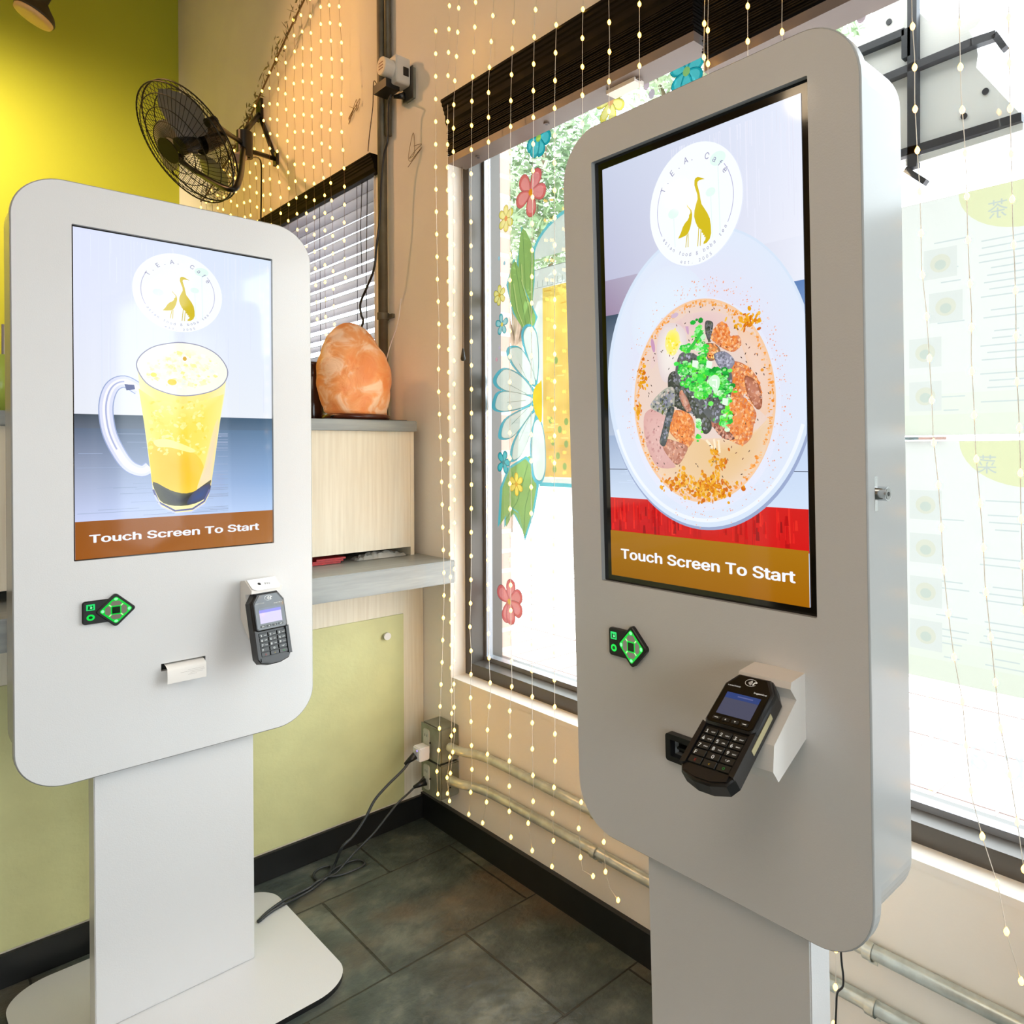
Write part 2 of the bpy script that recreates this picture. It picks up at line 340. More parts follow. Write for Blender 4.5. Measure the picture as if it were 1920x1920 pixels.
# ------------------------------------------------------------------ setting materials
WALLM = M('wall_beige', (240, 233, 221), 0.75, noise_amt=0.05, noise_scale=3, bump=0.25, bscale=60)
GREEN = M('wall_green', (180, 182, 44), 0.8, bump=0.2, bscale=80)
CEIL = M('ceiling_white', (192, 172, 144), 0.85)
DARKROOM = M('room_wall', (168, 142, 110), 0.8)
BLACKB = M('baseboard_black', (26, 27, 27), 0.35, noise_amt=0.3, noise_scale=12)
WHITEJ = M('jamb_white', (236, 230, 220), 0.5)
FRAMEM = M('bronze_frame', (84, 79, 73), 0.35, metal=0.3)
FRAMEL = M('frame_lip_grey', (150, 152, 156), 0.3, metal=0.5)
def floor_mat():
    m = bpy.data.materials.new('slate_tiles'); m.use_nodes = True; nt = m.node_tree; n = nt.nodes; L = nt.links; b = n['Principled BSDF']
    tc = n.new('ShaderNodeTexCoord'); mp = n.new('ShaderNodeMapping'); mp.inputs['Location'].default_value = (-0.847+0.201, -1.66, 0)
    L.new(tc.outputs['Object'], mp.inputs[0])
    br = n.new('ShaderNodeTexBrick'); br.offset = 0.5; br.inputs['Scale'].default_value = 1.0; br.inputs['Brick Width'].default_value = 0.402; br.inputs['Row Height'].default_value = 0.405
    br.inputs['Mortar Size'].default_value = 0.0032; br.inputs['Mortar Smooth'].default_value = 0.3; br.inputs['Bias'].default_value = 0
    br.inputs['Color1'].default_value = (*s2l((60, 68, 64)), 1); br.inputs['Color2'].default_value = (*s2l((84, 90, 84)), 1); br.inputs['Mortar'].default_value = (*s2l((44, 43, 38)), 1)
    L.new(mp.outputs[0], br.inputs['Vector'])
    n1 = n.new('ShaderNodeTexNoise'); n1.inputs['Scale'].default_value = 7; n1.inputs['Detail'].default_value = 9; n1.inputs['Roughness'].default_value = 0.65; L.new(tc.outputs['Object'], n1.inputs['Vector'])
    r1 = n.new('ShaderNodeValToRGB'); r1.color_ramp.elements[0].position = 0.40; r1.color_ramp.elements[0].color = (*s2l((56, 64, 60)), 1); r1.color_ramp.elements[1].position = 0.64; r1.color_ramp.elements[1].color = (*s2l((126, 128, 114)), 1)
    e = r1.color_ramp.elements.new(0.52); e.color = (*s2l((82, 90, 84)), 1); L.new(n1.outputs['Fac'], r1.inputs[0])
    n2 = n.new('ShaderNodeTexNoise'); n2.inputs['Scale'].default_value = 2.6; n2.inputs['Detail'].default_value = 6; L.new(tc.outputs['Object'], n2.inputs['Vector'])
    r2 = n.new('ShaderNodeValToRGB'); r2.color_ramp.elements[0].position = 0.54; r2.color_ramp.elements[1].position = 0.68; L.new(n2.outputs['Fac'], r2.inputs[0])
    mx = n.new('ShaderNodeMix'); mx.data_type = 'RGBA'; L.new(r2.outputs[0], mx.inputs[0]); L.new(r1.outputs[0], mx.inputs[6]); mx.inputs[7].default_value = (*s2l((112, 92, 72)), 1)
    m2 = n.new('ShaderNodeMix'); m2.data_type = 'RGBA'; m2.inputs[0].default_value = 0.35; L.new(mx.outputs[2], m2.inputs[6]); L.new(br.outputs['Color'], m2.inputs[7])
    m3 = n.new('ShaderNodeMix'); m3.data_type = 'RGBA'; L.new(br.outputs['Fac'], m3.inputs[0]); L.new(m2.outputs[2], m3.inputs[6]); m3.inputs[7].default_value = (*s2l((46, 46, 40)), 1)
    L.new(m3.outputs[2], b.inputs['Base Color'])
    n3 = n.new('ShaderNodeTexNoise'); n3.inputs['Scale'].default_value = 24; n3.inputs['Detail'].default_value = 8; L.new(tc.outputs['Object'], n3.inputs['Vector'])
    ma = n.new('ShaderNodeMath'); ma.operation = 'MULTIPLY_ADD'; L.new(br.outputs['Fac'], ma.inputs[0]); ma.inputs[1].default_value = -0.8; L.new(n3.outputs['Fac'], ma.inputs[2])
    bp = n.new('ShaderNodeBump'); bp.inputs['Strength'].default_value = 0.7; bp.inputs['Distance'].default_value = 0.008; L.new(ma.outputs[0], bp.inputs['Height']); L.new(bp.outputs[0], b.inputs['Normal'])
    b.inputs['Roughness'].default_value = 0.32; return m

# ------------------------------------------------------------------ room shell
XW = 1.295; YG = 5.22; ZC = 4.2; XL = -4.0; YB = -3.6
g = G(); g.box((XL, YB, -0.05), (XW, YG, 0), floor_mat()); struct(g.build('floor'))
g = G(); g.box((XL, YB, ZC), (XW+0.2, YG, ZC+0.1), CEIL); struct(g.build('ceiling'))
W1 = dict(y0=-0.62, y1=2.125, z0=0.515, z1=2.36)       # large window opening
W2 = dict(y0=2.64, y1=3.88, z0=1.40, z1=2.34)          # small window opening
W3 = dict(y0=-3.4, y1=-0.95, z0=0.515, z1=2.46)
g = G(); x0, x1 = XW, XW+0.16
ys = [YB, W3['y0'], W3['y1'], W1['y0'], W1['y1'], W2['y0'], W2['y1'], YG]
def wseg(a, b, z0, z1): g.box((x0, a, z0), (x1, b, z1), WALLM)
wseg(YB, W3['y0'], 0, ZC); wseg(W3['y1'], W1['y0'], 0, ZC); wseg(W1['y1'], W2['y0'], 0, ZC); wseg(W2['y1'], YG, 0, ZC)
for w in (W1, W2, W3): wseg(w['y0'], w['y1'], 0, w['z0']); wseg(w['y0'], w['y1'], w['z1'], ZC)
struct(g.build('wall_right'))
g = G(); g.box((XL, YG, 0), (XW+0.16, YG+0.12, ZC), GREEN); struct(g.build('wall_back'))
g = G(); g.box((XL-0.12, YB, 0), (XL, YG, ZC), DARKROOM); struct(g.build('wall_left'))
g = G(); F0, F1, FZ0, FZ1 = -2.2, 0.3, 0.2, 2.3
for a, b in (((XL, YB-0.12, 0), (F0, YB, ZC)), ((F1, YB-0.12, 0), (XW+0.16, YB, ZC)), ((F0, YB-0.12, 0), (F1, YB, FZ0)), ((F0, YB-0.12, FZ1), (F1, YB, ZC))): g.box(a, b, DARKROOM)
struct(g.build('wall_front'))
g = G(); g.box((F0, YB-0.08, FZ0), (F0+0.05, YB-0.02, FZ1), FRAMEM); g.box((F1-0.05, YB-0.08, FZ0), (F1, YB-0.02, FZ1), FRAMEM); g.box((F0, YB-0.08, FZ0), (F1, YB-0.02, FZ0+0.05), FRAMEM); g.box((F0, YB-0.08, FZ1-0.05), (F1, YB-0.02, FZ1), FRAMEM)
for x in (-1.35, -0.55): g.box((x-0.03, YB-0.08, FZ0), (x+0.03, YB-0.02, FZ1), FRAMEM)
g.box((F0+0.05, YB-0.052, FZ0+0.05), (F1-0.05, YB-0.048, FZ1-0.05), GLASS)
struct(g.build('window_4'))  # unseen window added behind the camera to let in low fill light
g = G(); g.box((XW-0.014, YB, 0), (XW, 2.30, 0.085), BLACKB); struct(g.build('baseboard_right'))

# windows: white reveal, dark frame, glass
XF, XG = 1.348, 1.412
def window(n, w, fw, reveal=True):
    y0, y1, z0, z1 = w['y0'], w['y1'], w['z0'], w['z1']
    t = bpy.data.objects.new('window_%d' % n, None); link(t); t.location = (XF, (y0+y1)/2, z0); struct(t)
    inv = Vector(t.location)
    def bx(name, boxes, m):
        g = G()
        for lo, hi in boxes: g.box(Vector(lo)-inv, Vector(hi)-inv, m)
        return g.build(name, t)
    e = 0.003
    bx('window_sill', [((XW-0.003, y0, z0-0.012), (XF+0.02, y1, z0+e))], WHITEJ)
    bx('window_reveal', [((XW-0.003, y1-e, z0), (XF+0.02, y1+0.002, z1)), ((XW-0.003, y0-0.002, z0), (XF+0.02, y0+e, z1)), ((XW-0.003, y0, z1-e), (XF+0.02, y1, z1+0.002))], WHITEJ)
    a0, a1, b0, b1 = y0+e, y1-e, z0+e, z1-e
    bx('window_frame', [((XF, a1-fw, b0), (XG+0.06, a1, b1)), ((XF, a0, b0), (XG+0.06, a0+fw, b1)), ((XF, a0+fw, b0), (XG+0.06, a1-fw, b0+0.04)), ((XF, a0+fw, b1-0.04), (XG+0.06, a1-fw, b1))], FRAMEM)
    bx('window_lip', [((XG-0.012, a1-fw-0.012, b0+0.04), (XG+0.012, a1-fw, b1-0.04)), ((XG-0.012, a0+fw, b0+0.04), (XG+0.012, a0+fw+0.012, b1-0.04)), ((XG-0.014, a0+fw, b0+0.04), (XG+0.014, a1-fw, b0+0.054))], FRAMEL)
    bx('window_glass', [((XG-0.002, a0+fw, b0+0.04), (XG+0.002, a1-fw, b1-0.04))], GLASS)
    return t
WIN1 = window(1, W1, 0.035); window(2, W2, 0.03); window(3, W3, 0.035)

# ------------------------------------------------------------------ outside
PAVE = M('paving_outside', (214, 200, 194), 0.9, noise_amt=0.15, noise_scale=2)
g = G(); g.box((1.5, -14, -0.1), (20, 24, -0.02), PAVE); o = struct(g.build('ground'))
g = G()
LINE = M('paving_joint', (150, 132, 128), 0.9)
for i in range(60): g.box((1.6, -2+i*0.22, -0.02), (7, -2+i*0.22+0.012, -0.016), LINE)
for i in range(20): g.box((1.7+i*0.5, -2, -0.02), (1.7+i*0.5+0.012, 11, -0.0165), LINE)
struct(g.build('trim_1'))
def brick_mat():
    m = bpy.data.materials.new('red_brick'); m.use_nodes = True; nt = m.node_tree; n = nt.nodes; L = nt.links; b = n['Principled BSDF']
    tc = n.new('ShaderNodeTexCoord'); mp = n.new('ShaderNodeMapping'); mp.inputs['Rotation'].default_value = (PI/2, 0, 0); L.new(tc.outputs['Object'], mp.inputs[0])
    br = n.new('ShaderNodeTexBrick'); br.inputs['Scale'].default_value = 1; br.inputs['Brick Width'].default_value = 0.2; br.inputs['Row Height'].default_value = 0.075; br.inputs['Mortar Size'].default_value = 0.008
    br.inputs['Color1'].default_value = (*s2l((196, 152, 140)), 1); br.inputs['Color2'].default_value = (*s2l((184, 138, 126)), 1); br.inputs['Mortar'].default_value = (*s2l((214, 200, 192)), 1)
    L.new(mp.outputs[0], br.inputs['Vector']); L.new(br.outputs['Color'], b.inputs['Base Color']); b.inputs['Roughness'].default_value = 0.9; return m
BRICK = brick_mat()
bp = thing('brick_pillar', (1.58, 2.302, -0.02), 'red brick pillar outside at the left edge of the large window', 'pillar')
g = G(); g.box((-0.08, 0.0, 0.42), (0.087, 0.6, 3.6), BRICK); g.build('shaft', bp)
g = G(); g.box((-0.08, -0.01, 0), (0.10, 0.62, 0.42), M('pillar_base_stone', (170, 160, 150), 0.8)); g.build('base', bp)
LEAF = bpy.data.materials.new('leaf_green'); LEAF.use_nodes = True
nt = LEAF.node_tree; b = nt.nodes['Principled BSDF']; tl = nt.nodes.new('ShaderNodeBsdfTranslucent'); mx = nt.nodes.new('ShaderNodeMixShader'); mx.inputs[0].default_value = 0.5
oi = nt.nodes.new('ShaderNodeTexNoise'); oi.inputs['Scale'].default_value = 1.8; rp = nt.nodes.new('ShaderNodeValToRGB'); rp.color_ramp.elements[0].color = (*s2l((150, 172, 136)), 1); rp.color_ramp.elements[1].color = (*s2l((196, 208, 182)), 1)
rp.color_ramp.elements[0].position = 0.4; rp.color_ramp.elements[1].position = 0.6
nt.links.new(oi.outputs['Fac'], rp.inputs[0]); nt.links.new(rp.outputs[0], b.inputs['Base Color']); nt.links.new(rp.outputs[0], tl.inputs[0])
nt.links.new(b.outputs[0], mx.inputs[1]); nt.links.new(tl.outputs[0], mx.inputs[2]); nt.links.new(mx.outputs[0], nt.nodes['Material Output'].inputs[0])
BARK = M('bark', (150, 130, 112), 0.9, noise_amt=0.3)
def tree(loc, ctr, rad, nl, label, seed, ls=0.13):
    rnd = random.Random(seed); t = thing('tree', loc, label, 'tree')
    c = Vector(ctr)-Vector(loc); g = G()
    for i in range(nl):
        while 1:
            p = Vector((rnd.uniform(-1, 1), rnd.uniform(-1, 1), rnd.uniform(-1, 1)))
            if p.length < 1: break
        p = c+Vector((p.x*rad[0], p.y*rad[1], p.z*rad[2])); a = Vector((rnd.gauss(0, 1), rnd.gauss(0, 1), rnd.gauss(0, 1))).normalized(); b2 = a.orthogonal().normalized(); s = ls*rnd.uniform(0.6, 1.3)
        g.add([p-a*s, p+b2*s*0.45, p+a*s, p-b2*s*0.45], [(0, 1, 2, 3)], LEAF)
    g.build('foliage', t, fix=False)
    g = G(); g.tube([(0, 0, 0), c*0.4+Vector((0.05, 0, 0)), c*0.8], 0.1, BARK, rf=lambda f: 0.13-0.07*f)
    for k in range(6):
        a = k*1.05; g.tube([c*0.55, c*0.8+Vector((math.cos(a)*rad[0]*0.4, math.sin(a)*rad[1]*0.4, 0.2)), c+Vector((math.cos(a)*rad[0]*0.8, math.sin(a)*rad[1]*0.8, rad[2]*0.3))], 0.03, BARK, seg=6)
    g.build('trunk', t)
tree((6.6, 9.3, -0.02), (6.2, 8.2, 4.9), (1.2, 1.62, 1.6), 9000, 'leafy green tree outside behind the red painted flower', 3, 0.085)
tree((6.6, 4.7, -0.02), (6.2, 4.7, 5.9), (1.2, 1.68, 1.1), 7000, 'leafy green tree outside behind the teal flower at the top of the window', 4, 0.085)


# ------------------------------------------------------------------ screen pictures
HERON = [(970,383),(935,372),(918,368),(900,378),(893,395),(892,430),(902,465),(914,500),(916,535),(905,570),(893,620),(890,665),(900,705),(915,740),(932,758),(948,765),(945,785),(958,790),(955,805),(968,803),(965,820),(976,818),(974,840),(962,855),(960,873),(985,862),(1008,832),(1018,790),(1016,735),(1008,680),(990,640),(968,605),(946,572),(938,535),(932,495),(922,455),(914,425),(916,405),(930,394),(948,388)]
CHICK = [(834,572),(838,592),(850,605),(862,622),(862,640),(852,655),(852,672),(840,695),(822,715),(805,745),(792,785),(770,833),(800,822),(828,808),(846,790),(858,760),(868,720),(874,680),(876,650),(870,618),(856,602),(846,592)]
def unitlogo(q):
    u, v = kuv(KR, (1080+q[0]*0.25, 240+q[1]*0.25), 0.00765); return ((u-0.3035)/0.0933, (v-1.0755)/0.0933)
def logo(cv, c, r, ring=(170, 165, 205), txt=(135, 130, 170), dim=0.0):
    T = lambda p: (c[0]+p[0]*r, c[1]+p[1]*r)
    cv.ell(c, r, r, (240, 246, 248), n=64)
    for (x, y, s) in ((0.52, 0.62, 0.16), (-0.45, -0.05, 0.12), (0.36, 0.12, 0.10)):
        cv.ell(T((x, y)), r*s, r*s*0.7, (222, 243, 236)); cv.line([T((x, y)), T((x+0.02, -0.62))], r*0.02, (226, 240, 238))
    for a0, a1 in ((-32, 38), (150, 208)):
        cv.line([T((0.82*math.cos(math.radians(a0+(a1-a0)*k/24)), 0.82*math.sin(math.radians(a0+(a1-a0)*k/24)))) for k in range(25)], r*0.012, ring)
    gold = (206, 184, 32)
    cv.poly([T(unitlogo(q)) for q in HERON], gold); cv.poly([T(unitlogo(q)) for q in CHICK], gold)
    for a, b in (((925,748),(918,890)), ((942,762),(936,885)), ((838,800),(828,898)), ((846,792),(845,895))): cv.line([T(unitlogo(a)), T(unitlogo(b))], r*0.016, gold)
    s = 'T.E.A. Caf\u00e8'; angs = [150, 139, 126, 114, 101, 91, None, 67, 54, 43, 31]
    for ch, a in zip(s, angs):
        if a is None: continue
        a_ = math.radians(a); cv.text(ch, T((0.80*math.cos(a_), 0.80*math.sin(a_))), r*0.14, txt, ang=a_-PI/2)
    s = 'asian food & boba tea'
    for i, ch in enumerate(s):
        if ch == ' ': continue
        a_ = math.radians(214+(i)*(112/len(s)+0.1)); cv.text(ch, T((0.80*math.cos(a_), 0.80*math.sin(a_))), r*0.085, txt, ang=a_+PI/2)
    s = 'est. 2005'
    for i, ch in enumerate(s):
        if ch == ' ': continue
        a_ = math.radians(252+i*4.9); cv.text(ch, T((0.93*math.cos(a_), 0.93*math.sin(a_))), r*0.075, txt, ang=a_+PI/2)
def streaks(cv, u0, v0, u1, v1, n, base, amp, vert=True, seed=1):
    rnd = random.Random(seed); cv.n += 1; cv.hold = True
    for i in range(n):
        d = rnd.uniform(-amp, amp); col = tuple(min(255, max(0, c+d)) for c in base(rnd)) if callable(base) else tuple(min(255, max(0, c+d)) for c in base)
        if vert:
            u = rnd.uniform(u0, u1); a = rnd.uniform(v0, v1); b = min(v1, a+rnd.uniform(0.1, 0.9)*(v1-v0)); cv.poly([(u, a), (u+0.0012, a), (u+0.0012, b), (u, b)], col)
        else:
            v = rnd.uniform(v0, v1); a = rnd.uniform(u0, u1); b = min(u1, a+rnd.uniform(0.1, 0.8)*(u1-u0)); cv.poly([(a, v), (b, v), (b, v+0.001), (a, v+0.001)], col)
    cv.hold = False

def art_drink():
    cv = Canvas(1.2e-5); P = lambda x, y: kuv(KL, (x*0.3646, 400+y*0.3646), 0.01); L_ = lambda pts: [P(*p) for p in pts]
    u0, u1, v0, v1 = 0.1018, 0.4946, 0.4664, 1.1693
    cv.grad(u0, v0, u1, v1, (214, 222, 238), (218, 228, 240), (214, 226, 244), (218, 222, 244), 6)
    cv.grad(u0, 0.775, u1, v1, (224, 228, 238), (226, 232, 240), (214, 226, 244), (216, 222, 246), 8)
    streaks(cv, u0, 0.78, u1-0.002, v1-0.01, 90, (220, 227, 243), 4, seed=2)
    cv.grad(u0, 0.545, u1, 0.775, (196, 206, 240), (178, 204, 240), (62, 92, 118), (66, 76, 86), 10)
    cv.grad(u0, 0.62, u1, 0.745, (168, 178, 205), (140, 172, 214), (92, 124, 156), (92, 106, 128), 10)
    cv.grad(u0, 0.545, u1, 0.62, (196, 206, 240), (178, 204, 240), (140, 172, 214), (168, 178, 205), 8)
    streaks(cv, u0, 0.55, u1-0.1, 0.74, 60, lambda r: (150, 165, 195), 10, False, seed=3)
    # handle
    hd = smooth_path([P(*p)+(0,) for p in ((715,905),(640,865),(575,895),(545,990),(560,1120),(610,1230),(665,1300),(730,1325),(770,1305))], 6)
    hp = [(p.x, p.y) for p in hd]
    cv.line(hp, 0.027, (150, 165, 205)); cv.line(hp, 0.023, (214, 218, 240)); cv.line(hp, 0.012, (236, 236, 244)); cv.line([(a-0.004, b) for a, b in hp], 0.003, (255, 255, 255)); cv.line(hp[6:30], 0.003, (170, 178, 215))
    cv.poly(L_(((640,878),(690,882),(695,905),(650,910))), (70, 80, 130))
    # glass body
    cv.fan(L_(((705,790),(722,930),(745,1110),(770,1300),(786,1420),(796,1460),(815,1495),(850,1522),(900,1540),(945,1542),(985,1534),(1025,1514),(1055,1486),(1074,1450),(1084,1400),(1100,1300),(1130,1080),(1155,930),(1168,800))), P(930, 1100), (250, 222, 90), (246, 236, 178), 1.0)
    cv.fan(L_(((712,900),(730,1010),(760,1200),(780,1360),(880,1400),(1000,1400),(1085,1350),(1120,1130),(1150,930),(1060,960),(940,980),(800,960))), P(900, 1180), (255, 214, 40), (250, 232, 130), 1.0)
    cv.fan(L_(((762,1180),(776,1320),(790,1400),(880,1450),(1000,1440),(1050,1330),(1010,1240),(900,1200),(820,1180))), P(890, 1300), (252, 190, 8), (250, 206, 60))
    cv.fan(L_(((1100,1100),(1125,1080),(1085,1400),(1060,1440),(1010,1430),(1050,1300))), P(1075, 1290), (232, 212, 180), (244, 224, 150))
    cv.fan(L_(((788,1380),(804,1440),(840,1490),(930,1505),(1030,1480),(1074,1410),(1084,1370),(1040,1410),(960,1440),(880,1425))), P(930, 1480), (38, 40, 48), (84, 84, 60))
    cv.fan(L_(((1000,1430),(1080,1390),(1070,1450),(1020,1485),(960,1495))), P(1030, 1450), (40, 70, 130), (60, 66, 90))
    cv.line([P(*p) for p in ((788,1420),(815,1485),(900,1530),(990,1520),(1050,1480),(1078,1420))], 0.004, (96, 100, 150)); cv.line([P(*p) for p in ((795,1450),(830,1510),(905,1542),(985,1535),(1055,1490))], 0.003, (200, 206, 240))
    rnd = random.Random(5)
    cv.n += 1; cv.hold = True
    for i in range(170):
        x = rnd.uniform(775, 1070); y = rnd.uniform(960, 1240); c = rnd.choice([(254, 236, 150), (254, 224, 96), (250, 230, 130), (254, 214, 64), (252, 232, 120)])
        cv.ell(P(x, y), rnd.uniform(.0016, .0065), rnd.uniform(.0014, .0045), c, rnd.uniform(0, 3), 9)
    cv.hold = False
    cv.sm(L_(((790,1170),(850,1160),(920,1180),(1000,1215),(980,1230),(880,1205),(810,1200))), (255, 240, 150))
    # rim and ice
    rim = L_(((703,790),(720,735),(780,690),(860,670),(940,665),(1040,685),(1120,730),(1168,800),(1160,860),(1110,905),(1030,930),(930,938),(830,915),(750,870)))
    out = cv.sm(rim, (238, 240, 226)); cv.line(out, 0.0022, (140, 140, 165), True)
    cv.n += 1; cv.hold = True
    for i in range(240):
        a = rnd.uniform(0, 2*PI); q = math.sqrt(rnd.uniform(0, 0.86)); x = 935+200*q*math.cos(a); y = 805+105*q*math.sin(a)
        c = rnd.choice([(250, 246, 206), (255, 255, 245), (246, 240, 184), (240, 240, 218), (248, 236, 150), (232, 236, 226), (252, 250, 226)]); s = rnd.uniform(.002, .009)
        an = rnd.uniform(0, 3); cc = P(x, y); cv.poly([(cc[0]+s*math.cos(an+k*PI/2+0.2*(k % 2)), cc[1]+s*0.8*math.sin(an+k*PI/2)) for k in range(4)], c)
    cv.hold = False
    cv.ell(P(885, 868), .009, .007, (252, 205, 40)); cv.ell(P(950, 748), .004, .005, (215, 170, 50)); cv.ell(P(790, 830), .006, .005, (250, 225, 90))
    logo(cv, (0.2945, 1.0585), 0.0895)
    cv.grad(u0, v0, u1, 0.5465, (150, 84, 26), (168, 110, 58), (160, 100, 44), (146, 84, 28), 6)
    cv.text('Touch Screen To Start', (0.2945, 0.5115), 0.0225, (236, 240, 250), width=0.338, bold=0.026)
    cv.clip(u0, v0, u1, v1); return cv, (u0, u1, v0, v1)

def art_soup():
    cv = Canvas(1.2e-5); D = 0.00765
    P = lambda x, y: kuv(KR, (1100+x*0.23958, 540+y*0.23958), D); A = lambda x, y: kuv(KR, (1080+x*0.25, 240+y*0.25), D); L_ = lambda pts: [P(*p) for p in pts]
    u0, u1, v0, v1 = 0.09816, 0.4963, 0.47444, 1.1828
    cv.grad(u0, v0, u1, v1, (200, 214, 235), (200, 214, 235), (222, 228, 244), (196, 202, 222), 6)
    cv.grad(u0, 0.928, u1, v1, (150, 130, 160), (226, 230, 242), (224, 228, 244), (196, 203, 224), 14)
    cv.grad(u0, 0.99, u1, v1, (184, 186, 212), (228, 231, 243), (222, 228, 244), (196, 203, 224), 10)
    streaks(cv, u0+0.16, 0.99, u1-0.002, v1-0.01, 90, (223, 226, 241), 4, seed=4)
    cv.grad(u0, 0.66, u1, 0.929, (190, 205, 228), (188, 208, 236), (92, 128, 182), (58, 74, 92), 10)
    cv.grad(u0, 0.60, u1, 0.72, (205, 220, 240), (205, 220, 240), (190, 208, 236), (150, 170, 200), 6)
    cv.line([(u0, 0.661), (u1, 0.664)], 0.0014, (90, 100, 120)); streaks(cv, u0, 0.615, u1-.1, 0.66, 20, (200, 215, 238), 8, False, 8)
    cv.grad(u0, 0.55, u1, 0.6115, (196, 22, 24), (206, 22, 22), (206, 30, 28), (200, 40, 40), 6)
    rnd = random.Random(9)
    cv.n += 1; cv.hold = True
    for i in range(120):
        u = rnd.uniform(u0, u1-.008); w = rnd.uniform(.0012, .008); c = rnd.choice([(178, 14, 18), (222, 34, 30), (150, 18, 22), (210, 26, 26), (190, 20, 22), (226, 44, 34)])
        a = rnd.uniform(0.553, 0.59); b = rnd.uniform(a+0.01, 0.6115); cv.poly([(u, a), (u+w, a), (u+w*0.8, b), (u+w*0.2, b)], c)
    cv.hold = False
    # bowl
    c0 = (0.305, 0.806)
    cv.ell((c0[0]+.002, c0[1]-.006), 0.207, 0.231, (150, 165, 200), n=90)
    cv.ell(c0, 0.206, 0.2325, (224, 228, 242), n=96, c2=(208, 222, 240))
    cv.ell((c0[0]+.002, c0[1]+.004), 0.199, 0.224, (222, 218, 236), n=96, c2=(216, 226, 242))
    cv.ell((c0[0]-0.06, c0[1]+0.10), 0.085, 0.085, (222, 233, 246), n=60, c2=(218, 226, 241))
    cv.line([(c0[0]+0.197*math.cos(a), c0[1]+0.222*math.sin(a)) for a in [math.radians(200+140*k/50) for k in range(51)]], 0.006, (232, 238, 250))
    cv.ell((0.305, 0.765), 0.150, 0.166, (220, 222, 238), n=80, c2=(222, 226, 242))
    sc = (0.3045, 0.7705)
    cv.n += 1; cv.hold = True
    for k in range(300):   # chilli specks on the rim of the bowl
        a = rnd.uniform(-1.9, 1.9)+rnd.choice([0, 0, PI/2]); q = rnd.gauss(1.13, 0.055)
        cv.ell((sc[0]+0.141*q*math.cos(a), sc[1]+0.157*q*math.sin(a)), rnd.uniform(.0005, .0016), rnd.uniform(.0005, .0014), rnd.choice([(236, 172, 148), (232, 150, 120), (236, 196, 184), (226, 170, 150)]), 0, 6)
    cv.hold = False
    cv.ell(sc, 0.142, 0.1585, (232, 214, 200), n=90, c2=(238, 196, 158))
    cv.ell((sc[0], sc[1]), 0.138, 0.154, (224, 206, 198), n=90, c2=(230, 204, 190))
    cv.fan(L_(((620,330),(780,215),(960,180),(1100,220),(1140,320),(1000,310),(800,340),(660,420),(560,560),(500,640),(520,500))), P(800, 260), (222, 192, 192), (228, 202, 196))
    cv.fan(L_(((500,1000),(900,1180),(1350,1100),(1440,1000),(1390,1300),(1200,1520),(950,1640),(700,1560),(520,1390),(450,1200))), P(1150, 1300), (226, 190, 138), (232, 204, 176))
    cv.fan(L_(((1180,330),(1330,380),(1420,560),(1450,800),(1400,1000),(1280,800),(1250,560))), P(1340, 640), (234, 206, 190), (234, 198, 172))
    # oil
    cv.n += 1; cv.hold = True
    for i in range(420):
        a = rnd.uniform(0, 2*PI); q = 1-abs(rnd.gauss(0, 0.035)); cv.ell((sc[0]+0.139*q*math.cos(a), sc[1]+0.155*q*math.sin(a)), rnd.uniform(.0006, .0032), rnd.uniform(.0006, .0028), rnd.choice([(238, 156, 74), (244, 178, 110), (230, 136, 40), (236, 190, 140), (226, 150, 60)]), 0, 7)
    cv.hold = False
    for (x0_, y0_, x1_, y1_, n_) in ((780,1480,1130,1650,190), (960,1260,1100,1480,60), (600,1480,800,1600,50), (1180,190,1330,320,60), (720,1430,800,1560,22), (400,600,470,760,30), (390,900,430,1000,20)):
        cv.n += 1; cv.hold = True
        for i in range(n_):
            x = rnd.gauss((x0_+x1_)/2, (x1_-x0_)/3.6); y = rnd.gauss((y0_+y1_)/2, (y1_-y0_)/3.6)
            cv.ell(P(x, y), rnd.uniform(.0012, .0048), rnd.uniform(.001, .004), rnd.choice([(226, 158, 22), (236, 170, 40), (214, 128, 18), (238, 186, 80), (204, 104, 20)]), rnd.uniform(0, 3), 9)
        cv.hold = False
    # purple onion haze
    for (x, y, a, b, c) in ((520,450,.004,.012,(196,150,184)),(785,300,.003,.014,(200,160,190)),(690,215,.008,.004,(205,180,200)),(790,250,.012,.010,(226,200,194))): cv.ell(P(x, y), a, b, c, 0.2, 14)
    # egg
    cv.fan(L_(((600,300),(660,275),(730,290),(775,350),(785,440),(770,540),(720,620),(690,720),(620,740),(580,690),(555,560),(555,420))), P(660, 500), (240, 234, 226), (222, 206, 206))
    cv.fan(L_(((630,360),(670,325),(715,345),(730,400),(720,470),(690,525),(645,520),(615,450))), P(670, 420), (250, 232, 60), (240, 232, 150))
    cv.n += 1; cv.hold = True
    for i in range(30): cv.ell(P(rnd.gauss(672, 28), rnd.gauss(430, 50)), .002, .002, rnd.choice([(252, 236, 110), (236, 214, 40), (246, 240, 180)]), 0, 6)
    cv.hold = False
